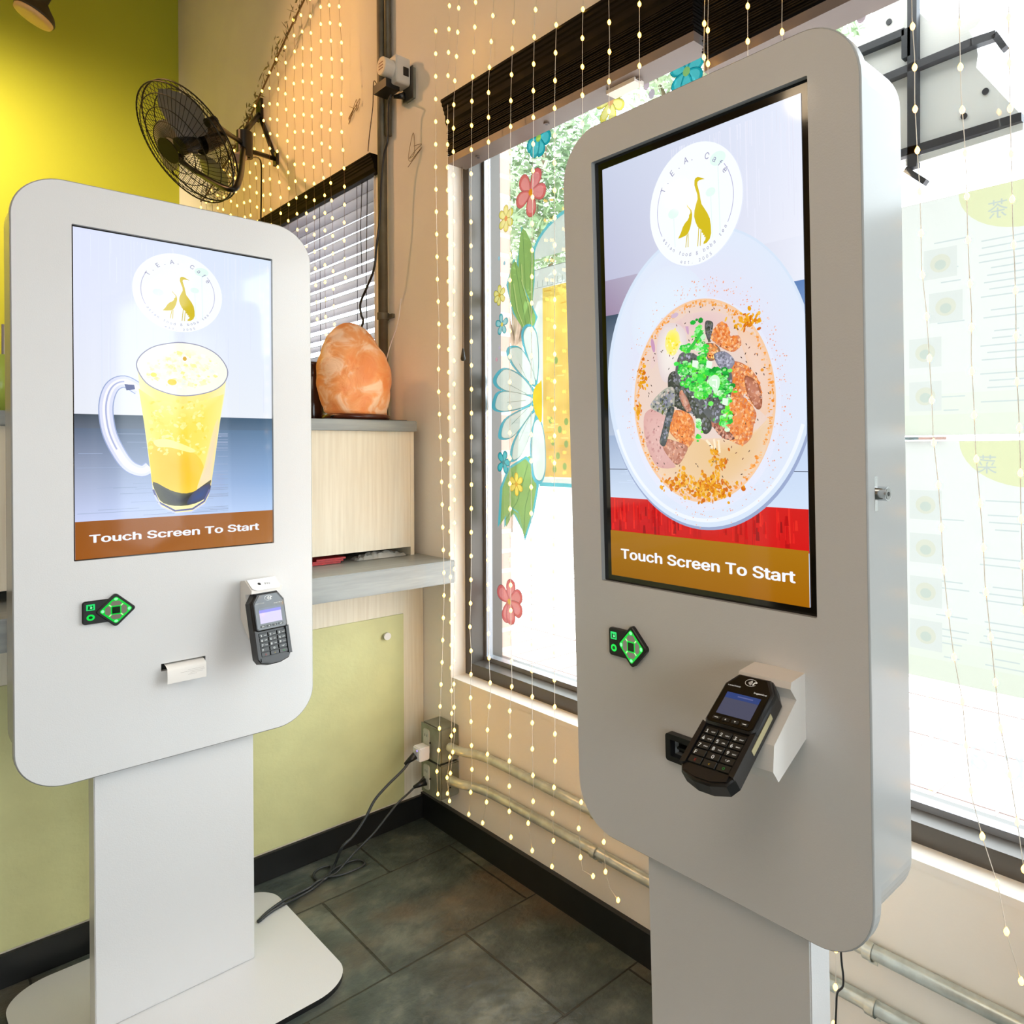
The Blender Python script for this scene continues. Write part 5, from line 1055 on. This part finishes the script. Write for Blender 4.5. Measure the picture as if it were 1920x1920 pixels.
for x, y, c in ((265, 1240, (200, 190, 205)), (250, 1300, (226, 170, 180)), (290, 805, (150, 200, 214)), (262, 780, (160, 205, 214))): cv.ell(C8(x, y), 0.006, 0.007, c, n=14)
ART.append((cv, 'painted_dots'))
# leaves
GL, GLD, GLL, TL = (150, 188, 108), (96, 140, 84), (190, 212, 132), (100, 196, 204)
def leaf(pts, ribs, nm='painted_leaf'):
    cv = Canvas(4e-5); P = [C8(*p) for p in pts]; cx_ = sum(p[0] for p in P)/len(P); cz = sum(p[1] for p in P)/len(P)
    cv.poly([(cx_+(p[0]-cx_)*1.16, cz+(p[1]-cz)*1.05) for p in P], TL); o = cv.sm(P, GL, 3)
    for r in ribs: cv.line([C8(*p) for p in r], 0.0022, GLD); 
    for r in ribs[1:]: cv.line([C8(p[0]+8, p[1]+10) for p in r], 0.005, GLL)
    ART.append((cv, nm))
leaf([(382,625),(440,740),(440,900),(425,1060),(380,1000),(362,800)], [[(385,650),(392,800),(400,1000)], [(370,800),(380,950)], [(425,800),(420,950)]])
leaf([(345,790),(400,960),(450,1080),(430,1140),(400,1160),(340,1060),(310,920)], [[(345,800),(370,960),(405,1140)], [(330,900),(350,1040),(385,1130)], [(370,880),(410,1020),(425,1120)]])
leaf([(430,1790),(440,1900),(430,2000),(400,2080),(385,2180),(340,2090),(300,2160),(300,2080),(310,1900)], [[(430,1800),(380,1950),(310,2140)], [(400,1900),(390,2060)]])
cv = Canvas(4e-5); P = [wp(q) for q in ((985, 860), (1003, 880), (1006, 912), (998, 960), (983, 1008), (972, 960), (958, 950), (938, 985), (942, 915), (955, 880))]
cx_ = sum(p[0] for p in P)/len(P); cz = sum(p[1] for p in P)/len(P); cv.poly([(cx_+(p[0]-cx_)*1.14, cz+(p[1]-cz)*1.08) for p in P], TL); cv.poly(P, GL)
for r in (((990, 870), (970, 940), (948, 975)), ((1000, 890), (985, 950), (982, 995)), ((962, 885), (955, 930))): cv.line([wp(q) for q in r], 0.003, GLD)
ART.append((cv, 'painted_leaf'))
flower(wp((968, 908)), 0.038, (90, 30, 150, 210, 265, 330), (238, 206, 60), (170, 150, 60), (246, 222, 100), (226, 170, 50), 0.55)
# daisy
cv = Canvas(4e-5); dc = C8(455, 1510)
D_ = [((420,1130),(455,1170),(465,1300),(455,1410),(430,1340),(395,1230),(390,1160)), ((330,1240),(380,1250),(430,1340),(448,1430),(400,1400),(340,1330),(315,1270)), ((255,1390),(300,1350),(380,1390),(438,1470),(400,1480),(300,1460),(255,1430)), ((245,1520),(270,1470),(350,1470),(436,1500),(400,1540),(300,1565),(250,1555)), ((275,1680),(300,1610),(380,1560),(440,1540),(410,1600),(340,1690),(290,1705)), ((330,1800),(345,1720),(400,1620),(450,1570),(430,1660),(385,1780),(345,1815)), ((440,1640),(470,1610),(495,1700),(500,1850),(480,1920),(445,1900),(432,1780))]
for pts in D_:
    P = [C8(*p) for p in pts]; cx_ = sum(p[0] for p in P)/len(P); cz = sum(p[1] for p in P)/len(P); cv.sm([(cx_+(p[0]-cx_)*1.2+0.004, cz+(p[1]-cz)*1.12) for p in P], (96, 190, 204), 4)
for pts in D_:
    P = [C8(*p) for p in pts]; o = cv.sm(P, (226, 236, 224), 4); cv.line(o, 0.0016, (120, 150, 136), True)
    m = P[0]; 
    for k in (0.25, 0.45): cv.line([(dc[0]+(m[0]-dc[0])*0.25, dc[1]+(m[1]-dc[1])*0.25+0.004*k), (dc[0]+(m[0]-dc[0])*0.7, dc[1]+(m[1]-dc[1])*0.7-0.006*k)], 0.0013, (150, 172, 156))
cv.sm([C8(*p) for p in ((470,1420),(445,1445),(436,1500),(444,1560),(462,1600),(482,1612),(482,1420))], (238, 206, 60), 4)
ART.append((cv, 'painted_daisy'))
# cup of boba tea with a domed lid (hidden on its right by the kiosk)
cv = Canvas(4e-5)
def mirx(pts, ax): return pts
xr = wp((1230, 700))[0]; xl = C8(455, 1000)[0]
dome_ = [wp(q) for q in ((1000, 470), (1010, 430), (1030, 405), (1055, 390), (1080, 388))]
zt_ = dome_[-1][1]; ym_ = (wp((1001, 540))[0]+xr)/2; rw = (wp((1001, 470))[0]-xr)/2
arc_ = lambda k, e=0.0: [(ym_+(rw+e)*math.cos(PI*i/24), dome_[0][1]-0.03+(zt_-dome_[0][1]+0.035+e)*math.sin(PI*i/24)) for i in range(25)]
cv.poly(arc_(1, 0.012), (110, 200, 208)); cv.poly(arc_(1), (226, 234, 224))
zb1 = wp((1010, 540))[1]; zt1_ = wp((1010, 505))[1]
cv.poly([(p[0]+ym_-0, p[1]) for p in rrect(-rw-0.03, zb1, rw+0.03, zt1_, 0.016, 6)], (232, 238, 230)); cv.line([(p[0]+ym_, p[1]) for p in rrect(-rw-0.03, zb1, rw+0.03, zt1_, 0.016, 6)], 0.002, (140, 150, 144), True)
for i in range(16): y = ym_+rw+0.005-i*0.024; cv.line([(y, zb1+0.003), (y, zb1+0.022)], 0.0016, (120, 136, 130))
zc0 = wp((1030, 905))[1]; b0 = rw+0.012; b1 = rw-0.035
cv.poly([(ym_+b0, zb1), (ym_+b1+0.012, zc0-0.012), (ym_-b1-0.012, zc0-0.012), (ym_-b0, zb1)], (110, 200, 208))
cv.poly([(ym_+b0-0.004, zb1), (ym_+b1+0.004, zc0), (ym_-b1-0.004, zc0), (ym_-b0+0.004, zb1)], (234, 238, 226))
tz = zb1-0.004; bz = zc0+0.018
cv.grad(ym_-b1+0.01, bz, ym_+b1-0.008, tz, (226, 176, 100), (230, 186, 112), (246, 216, 112), (246, 214, 100), 6)
rnd = random.Random(11)
for i in range(60): y = rnd.uniform(ym_-b1+0.02, ym_+b1-0.05); z = rnd.uniform(bz+0.02, tz-0.01); cv.line([(y, z), (y+0.035, z+rnd.uniform(-.003, .003))], 0.004, rnd.choice([(240, 200, 96), (250, 228, 140), (232, 186, 84)]))
for x, y in ((555, 1305), (528, 1612), (575, 1660), (540, 1725), (608, 1735), (565, 1795), (600, 1850), (548, 1865), (608, 1620)): cv.ell(C8(x, y), 0.0095, 0.011, (150, 172, 100), n=16)
ART.append((cv, 'painted_cup'))
# brushed white word near the sill, painted from outside so it reads backwards in here
cv = Canvas(4e-5); w0 = wp((1905, 1425)); w1 = wp((1748, 1395))
cv.text('black', ((w0[0]+w1[0])/2-0.0, wp((1830, 1400))[1]), 0.085, (244, 248, 248), width=abs(w1[0]-w0[0])*1.15, bold=-0.004, mirror=False); ART.append((cv, 'painted_lettering'))


def split_art():                            # one cut sheet of paint; each painted motif is the part that shows on top
    order = sorted(range(len(ART)), key=lambda i: {'painted_cup': 0, 'painted_leaf': 1, 'painted_daisy': 2}.get(ART[i][1], 3))
    M_ = Canvas(); own = []
    for k in order:
        c = ART[k][0]; b0 = len(M_.v); M_.v += c.v
        for f, col in zip(c.f, c.c): M_.f.append([b0+i for i in f]); M_.c.append(col); own.append(k)
    from mathutils.geometry import delaunay_2d_cdt
    vin = [Vector((p[0], p[1])) for p in M_.v]; faces = []; keep = []
    for i, f in enumerate(M_.f):
        a = sum(vin[f[q-1]].x*vin[f[q]].y-vin[f[q]].x*vin[f[q-1]].y for q in range(len(f)))
        if abs(a) < 1e-9: continue
        faces.append(list(f) if a > 0 else list(f)[::-1]); keep.append(i)
    vo, _, fo, _, _, of = delaunay_2d_cdt(vin, [], faces, 1, 1e-6)
    per = {}
    for f, o in zip(fo, of):
        if o: i = keep[max(o)]; per.setdefault(own[i], []).append((f, i))
    for k, lst in sorted(per.items()):
        c = Canvas(); mp = {}
        for f, i in lst:
            q = []
            for v in f:
                if v not in mp: mp[v] = len(c.v); c.v.append((vo[v].x, vo[v].y, 0.0))
                q.append(mp[v])
            cols = M_.c[i]; col = tuple(sum(x[j] for x in cols)/len(cols) for j in range(3)); c.f.append(q); c.c.append([col]*len(q))
        me = bpy.data.meshes.new(ART[k][1]); me.from_pydata([tuple(wfr(*p)) for p in c.v], [], c.f)
        at = me.color_attributes.new('paint', 'FLOAT_COLOR', 'CORNER'); n = 0
        for cols in c.c:
            for col in cols: at.data[n].color = (*col, 1); n += 1
        me.materials.append(PAINT); link(bpy.data.objects.new(ART[k][1], me), WIN1)
split_art()

# ------------------------------------------------------------------ menu posters taped to the glass (printed side out)
def poster(z0, z1, yl, yr, char, label, seed, tea):
    t = thing('menu_poster', (XG-0.0045, yl, z0), label, 'poster'); rnd = random.Random(seed); cv = Canvas(4e-5)
    cv.poly([(yr, z0), (yl, z0), (yl, z1), (yr, z1)], (236, 238, 230)); cv.grad(yr, z0, yl, z0+0.12, (230, 234, 214), (230, 234, 214), (236, 238, 230), (236, 238, 230), 3)
    cyc = yl-0.24; cv.ell((cyc, z1), 0.125, 0.085, (228, 230, 186), n=40) if True else None
    ink = (208, 216, 214); cv.text(char, (cyc+0.055 if tea else cyc+0.075, z1-0.045), 0.026, (200, 208, 200), mirror=False)
    rows = [(yl-0.10, 0.07, .32), (yl-0.20, 0.10, .72), (yl-0.33, 0.12, .9)]
    for k in range(26):
        z = z1-0.085-k*(z1-z0-0.12)/26
        for c, w, p in rows:
            if rnd.random() < p: ww = w*rnd.uniform(0.4, 1); cv.line([(c+ww/2, z), (c-ww/2, z)], 0.0024, ink)
    for k in range(4):
        z = z1-0.125-k*0.085; yy = yl-(0.05 if not tea else rnd.choice((0.09, 0.05, 0.08))); s = 0.032
        cv.poly([(yy-s, z-s*0.9), (yy+s, z-s*0.9), (yy+s, z+s*0.9), (yy-s, z+s*0.9)], (224, 227, 220)); cv.ell((yy, z), s*0.62, s*0.55, (222, 222, 204), n=18); cv.ell((yy, z-0.003), s*0.35, s*0.3, (206, 214, 202), n=14)
    # z clipped circle: trim everything above the sheet
    cv.v = [(a, min(b, z1), c) for a, b, c in cv.v]
    cv.build('sheet', PAPER, lambda y, z, h: Vector((-h, y-yl, z-z0)), t)
poster(1.292, hx((1760, 374), XG).z, hx((1690, 600), XG).y, -0.12, '\u8336', 'upper white menu poster on the glass with a pale green circle and tea character', 1, True)
poster(hx((1800, 1283), XG).z, 1.281, hx((1690, 600), XG).y, -0.12, '\u83dc', 'lower white menu poster on the glass with four small dish pictures', 2, False)
g = G(); a = hx((1706, 822), XG+0.02); TAPE = M('tape_grey_blue', (120, 140, 150), 0.5); TAPR = M('tape_pink', (236, 190, 186), 0.5)
g.box((0, -0.03, -0.003), (0.003, 0.0, 0.003), TAPE); g.box((0, -0.085, -0.003), (0.003, -0.03, 0.003), TAPR)
o = g.build('tape_strip'); o.location = (XG+0.003, a.y+0.005, 1.2865); tag(o, 'short grey and pink strip on the glass between the two menu posters', 'tape')

# ------------------------------------------------------------------ hanging sign outside, seen from behind
SX = 1.72; SG = M('sign_back_grey', (226, 228, 228), 0.6, noise_amt=0.04, noise_scale=4); SE = M('sign_edge_white', (240, 242, 242), 0.5); BARM = M('black_bar', (46, 50, 58), 0.5)
def C5(x, y): p = hx((1500+x*0.21875, y*0.21875), SX); return (p.y, p.z)
s0 = C5(990, 600); sg = thing('hanging_sign', (SX, s0[0], s0[1]), 'grey back of a shaped sign on black bars outside the upper right window', 'sign')
SFR = lambda u, d, v: Vector((d, u-s0[0], v-s0[1]))
ol = [(690,-160),(880,-160),(960,0),(1025,110),(1100,180),(1180,170),(1270,176),(1345,192)]
ol += [(1455+95*math.cos(math.radians(a)), 150+92*math.sin(math.radians(a))) for a in range(200, 395, 15)]
ol += [(1505,230),(1450,262),(1480,320),(1515,400),(1525,470),(1512,580),(1620,690),(1760,840),(1900,985),(1925,1010),(1030,1310),(925,1330),(600,1360),(300,1400),(300,700),(510,350),(600,170)]
g = G(); g.prism([C5(*p) for p in ol][::-1], 0.0, 0.045, SG, SFR, side=SE); g.build('board', sg)
def bar(a, b, w=0.009, t=0.006): 
    A2 = Vector(C5(*a)); B2 = Vector(C5(*b)); d = (B2-A2).normalized(); q = Vector((-d.y, d.x))*w
    pl_ = [A2+q, A2-q, B2-q, B2+q]; g.prism([(p.x, p.y) for p in pl_], -0.022, -0.022+t+0.014, BARM, SFR)
g = G(); bar((992, -160), (992, 1455), 0.0115); bar((500, 475), (925, 300)); bar((300, 880), (1500, 392)); bar((1490, 396), (1700, 325)); bar((700, 1395), (1925, 1025), 0.0095)
bar((1690, 322), (1775, 440), 0.007); bar((930, 1470), (1100, 1578), 0.007); bar((940, 275), (940, 520), 0.011)
g.build('bracket', sg)
for q in ((765, 190), (1592, 786), (1408, 998)):
    g = G(); c = C5(*q); g.cyl(SFR(c[0], -0.001, c[1]), SFR(c[0], -0.003, c[1]), 0.0075, BARM, 16); g.build('bolt', sg)
lb = [C5(*p) for p in ((920, 1372), (1030, 1345), (1925, 1062), (1925, 1125), (1030, 1400), (920, 1432))]
g = G(); g.prism(lb, -0.01, 0.03, SE, SFR); g.build('light_box_edge', sg)

# ------------------------------------------------------------------ fairy lights
BULB = M('warm_bulb', (255, 200, 110), 0.3, em=(255, 184, 66), es=12.0); WIRE = M('silver_wire', (222, 216, 204), 0.4); WIRED = M('copper_wire', (120, 92, 60), 0.4, metal=0.5)
g = G(); g.lathe([(0.0, -0.0062), (0.0026, -0.0048), (0.0042, -0.001), (0.0040, 0.002), (0.0020, 0.0056), (0.0, 0.0078)], BULB, 10); pb = g.build('bulb'); BULBME = pb.data; bpy.data.objects.remove(pb)
def strand(pts, label, group, r, wire, sc=1.0, z_end=None, first=0.0):
    P = [Vector(p) for p in pts]; t = thing('fairy_light_strand', P[0], label, 'string lights', group); L0 = P[0]
    g = G(); g.tube([p-L0 for p in P], r, wire, 5); g.build('wire', t)
    d = first; k = len(P)-1; pos = P[-1].copy(); acc = 0.0; out = [pos.copy()]; i = len(P)-1; rem = 0.070
    while i > 0:
        a, b_ = P[i], P[i-1]; L = (b_-a).length
        if L < 1e-6: i -= 1; continue
        s = 0.0
        while s+rem <= L: s += rem; out.append(a.lerp(b_, s/L)); rem = 0.070
        rem -= (L-s); i -= 1
    for q in out[:99]:
        o = bpy.data.objects.new('bulb', BULBME); link(o, t); o.location = q-L0; o.scale = (sc, sc, sc)
    return t
XS = 1.196
S = [
 ('first strand from the corner, ending above the baseboard', [(817,30),(817,230),(817,320),(820,520),(823,600),(822,720),(827,860),(833,1100),(829,1240),(825,1330),(823,1400),(819,1450),(821,1489)]),
 ('second strand from the corner, hanging just left of the white window reveal', [(843,0),(840,140),(839,300),(840,430),(841,600),(842,830),(845,1100),(846,1240),(847,1340),(846,1400),(838,1460),(843,1502)]),
 ('third strand from the corner, hanging over the white window reveal', [(861,-8),(858,65),(856,107),(853,148),(851,190),(850,277),(851,600),(852,900),(852,1060),(851,1280),(852,1380),(846,1440),(839,1488)]),
 ('fourth from the corner, over the dark edge of the window frame', [(892,0),(889,85),(885,172),(884,263),(883,353),(883,430),(884,700),(884,900),(883,1100),(881,1180),(884,1235),(882,1297),(883,1345),(885,1440),(883,1480),(879,1527)]),
 ('fifth strand from the corner, in front of the left window frame', [(926,0),(922,63),(916,153),(916,247),(915,600),(914,900),(915,1100),(917,1240),(920,1300),(914,1355),(914,1445),(913,1500),(905,1543)]),
 ('sixth strand from the corner, in front of the daisy petals', [(965,0),(961,81),(958,176),(957,273),(956,600),(956,900),(958,1180),(960,1283),(956,1328),(956,1378),(955,1429),(955,1475),(955,1525),(958,1570)]),
 ('seventh strand from the corner, crossing the red flower', [(1006,-10),(1002,55),(1000,153),(1000,253),(998,420),(996,700),(996,1000),(997,1200),(998,1300),(998,1399),(999,1448),(1001,1497),(990,1545),(998,1595)]),
 ('eighth strand from the corner, crossing the painted cup', [(1044,0),(1042,85),(1040,187),(1040,500),(1040,800),(1038,1100),(1040,1321),(1041,1423),(1039,1473),(1036,1526),(1038,1573),(1035,1625)]),
 ('ninth strand from the corner, its end bulb beside the right kiosk column', [(1094,-20),(1092,55),(1092,163),(1092,400),(1091,800),(1090,1200),(1090,1502),(1085,1553),(1088,1604),(1092,1632),(1112,1643)]),
 ('tenth strand from the corner, its end bulb over the black baseboard', [(1141,-20),(1143,80),(1142,136),(1140,500),(1138,1000),(1134,1400),(1132,1577),(1135,1633),(1143,1665),(1159,1688)]),
 ('crossing the left raised blind just before the gap', [(1199,-20),(1199,55),(1199,112),(1199,300),(1199,900),(1198,1500)]),
 ('left one of the close pair at the gap between blinds', [(1322,-30),(1321,15),(1320,77),(1320,300),(1320,1000),(1320,1600)]),
 ('right one of the close pair at the gap between blinds', [(1329,-40),(1328,12),(1327,66),(1329,300),(1329,1000),(1329,1620)]),
 ('strand over the right raised blind with a bulb at its lower edge', [(1403,-40),(1402,9),(1402,73),(1404,300),(1404,1000),(1404,1650)]),
 ('strand passing the end of the right raised blind above the kiosk', [(1467,-30),(1466,45),(1467,90),(1470,300),(1474,1000),(1480,1700)]),
 ('strand ending under the right kiosk beside the thin black cord', [(1556,200),(1558,900),(1562,1500),(1568,1760),(1567,1838),(1563,1920),(1561,1990)]),
 ('strand right of the kiosk, crossing the black bar of the sign', [(1709,-40),(1710,32),(1715,110),(1715,188),(1719,266),(1724,345),(1727,426),(1728,503),(1737,583),(1742,662),(1747,743),(1750,823),(1759,903),(1765,985),(1769,1067),(1778,1150),(1789,1233),(1805,1317),(1812,1403),(1822,1494),(1844,1576),(1871,1659),(1889,1756),(1915,1840)]),
 ('middle strand of the three at the right, crossing both menu posters', [(1798,-10),(1800,92),(1802,175),(1808,256),(1812,330),(1814,421),(1817,502),(1822,587),(1821,671),(1826,755),(1829,839),(1836,924),(1843,1007),(1847,1094),(1856,1180),(1865,1266),(1874,1353),(1892,1443),(1906,1532),(1919,1623),(1932,1720)]),
 ('rightmost strand of the three in front of the menu posters', [(1891,0),(1893,150),(1895,246),(1897,330),(1899,421),(1903,507),(1905,594),(1905,680),(1910,767),(1913,854),(1914,941),(1916,1027),(1918,1115),(1924,1210),(1932,1320)]),
]
for si, (lb_, q) in enumerate(S):
    strand([hx(p, XS+(0.012 if si == 1 else 0.0)) for p in q], 'fairy light strand, '+lb_, 'fairy light strands over the large window', 0.0007, WIRE)
# the dense curtain on the far wall, hung from a sagging dried garland
GLN = [(2.55, 3.40), (2.77, 3.30), (3.177, 3.172), (3.61, 2.986), (3.98, 2.821), (4.49, 2.68), (4.62, 2.66)]
def gz(y):
    for (a, za), (b_, zb2) in zip(GLN, GLN[1:]):
        if a <= y <= b_: return za+(zb2-za)*(y-a)/(b_-a)
    return GLN[-1][1]
ordn = ['first', 'second', 'third', 'fourth', 'fifth', 'sixth', 'seventh', 'eighth', 'ninth', 'tenth', 'eleventh', 'twelfth', 'thirteenth', 'fourteenth', 'fifteenth', 'sixteenth', 'seventeenth', 'eighteenth', 'nineteenth', 'twentieth', 'twenty-first', 'twenty-second']
rnd = random.Random(21); ends = [1.93, 1.62, 1.52, 1.80, 1.70, 1.72, 1.85, 1.9, 1.8, 1.75]
for i in range(20):
    y = 2.80+i*0.0925; zt_ = gz(y)-0.012; ze = ends[i] if i < len(ends) else rnd.uniform(1.9, 2.2); n = 9; pts = []
    for k in range(n+1): f = k/n; pts.append(Vector((1.236+rnd.uniform(-.006, .004), y-0.05*f*(1 if i > 1 else 0.6)+rnd.uniform(-.008, .008), zt_+(ze-zt_)*f)))
    strand(smooth_path(pts, 2), 'fairy light strand in the dense wall curtain, %s counting from the vertical conduit' % ordn[i], 'fairy light curtain on the wall by the fan', 0.0006, WIRED, 1.05)
gr = thing('garland', (1.25, 3.5, 3.0), 'sagging dried greenery garland holding the fairy light curtain on the wall', 'garland'); L0 = Vector((1.25, 3.5, 3.0))
g = G(); g.tube(smooth_path([Vector((1.25, y, z))-L0 for y, z in GLN], 4), 0.004, M('dried_vine', (104, 84, 56), 0.9), 6); g.build('vine', gr)
g = G(); LV = M('dried_leaf', (120, 116, 74), 0.8)
for i in range(260):
    y = rnd.uniform(2.6, 4.6); p = Vector((1.25+rnd.uniform(-.02, .015), y, gz(y)+rnd.uniform(-.02, .05)*(1 if rnd.random() < .8 else 2.2)))-L0; d = Vector((rnd.gauss(0, .4), rnd.gauss(0, 1), rnd.gauss(0.5, 1))).normalized(); q = d.orthogonal().normalized(); s = rnd.uniform(.012, .03)
    g.add([p-d*s, p+q*s*0.25, p+d*s, p-q*s*0.25], [(0, 1, 2, 3)], LV)
g.build('leaves', gr, fix=False)
# small loose wire tangles left on the wall
for (q, lb_, sd) in (((778, 285), 'small loose tangle of thin wire on the wall below the high outlet', 1), ((663, 208), 'small loose tangle of thin wire on the wall left of the vertical conduit', 2)):
    rnd = random.Random(sd); c = hx(q, 1.288); pts = [Vector((rnd.uniform(-.004, .004), rnd.gauss(0, .045), rnd.gauss(0, .03))) for _ in range(11)]
    g = G(); g.tube(smooth_path(pts, 5), 0.0009, WIRED, 5); o = g.build('wire_tangle'); o.location = c; tag(o, lb_, 'wire')

# ------------------------------------------------------------------ lamps of the room
GLOBE = M('lit_globe', (255, 240, 220), 0.4, em=(255, 226, 186), es=7.0)
for i, (x, y) in enumerate(((-2.60, 3.67), (-1.775, 2.10))):
    t = thing('pendant_lamp', (x, y, 3.0), ('glowing globe pendant lamp, the farther from the kiosks', 'glowing globe pendant lamp, the nearer to the kiosks')[i], 'lamp')
    g = G(); g.lathe([(0, -0.10)]+[(0.10*math.sin(a), -0.10*math.cos(a)) for a in [PI*k/12 for k in range(1, 12)]]+[(0, 0.10)], GLOBE, 24); g.build('globe', t)
    g = G(); g.cyl((0, 0, 0.095), (0, 0, 0.15), 0.04, FANB, 20); g.tube([(0, 0, 0.15), (0, 0, 1.199)], 0.004, FANB, 8); g.build('stem', t)
tp = depthpt((66, 26), 3.3); tl_ = thing('hanging_lamp', tp, 'dark dome lamp with cream underside hanging in front of the green wall', 'lamp')
rot = Matrix.Rotation(math.radians(22), 4, _F) @ Matrix.Rotation(math.radians(-14), 4, _R) @ Matrix.Scale(0.68, 4)
g = G(); g.lathe([(0.022, 0.16), (0.026, 0.10), (0.05, 0.075), (0.095, 0.035), (0.115, 0.0), (0.117, -0.012), (0.112, -0.012), (0.108, 0.0), (0.02, 0.06)], M('dark_shade', (52, 44, 26), 0.5), 36, mat=rot); g.build('shade', tl_)
g = G(); g.lathe([(0, -0.04), (0.085, -0.042), (0.108, -0.034), (0.112, -0.014), (0.105, -0.004), (0, -0.004)], M('cream_diffuser', (226, 190, 132), 0.5), 36, mat=rot); g.build('diffuser', tl_)
g = G(); up = rot @ Vector((0, 0, 0.15)); g.tube([up, up+Vector((0, 0, 0.05)), Vector((up.x, up.y, 4.199-tp.z))], 0.02, M('brass_stem', (190, 160, 90), 0.4, metal=0.4), 12); g.build('stem', tl_)
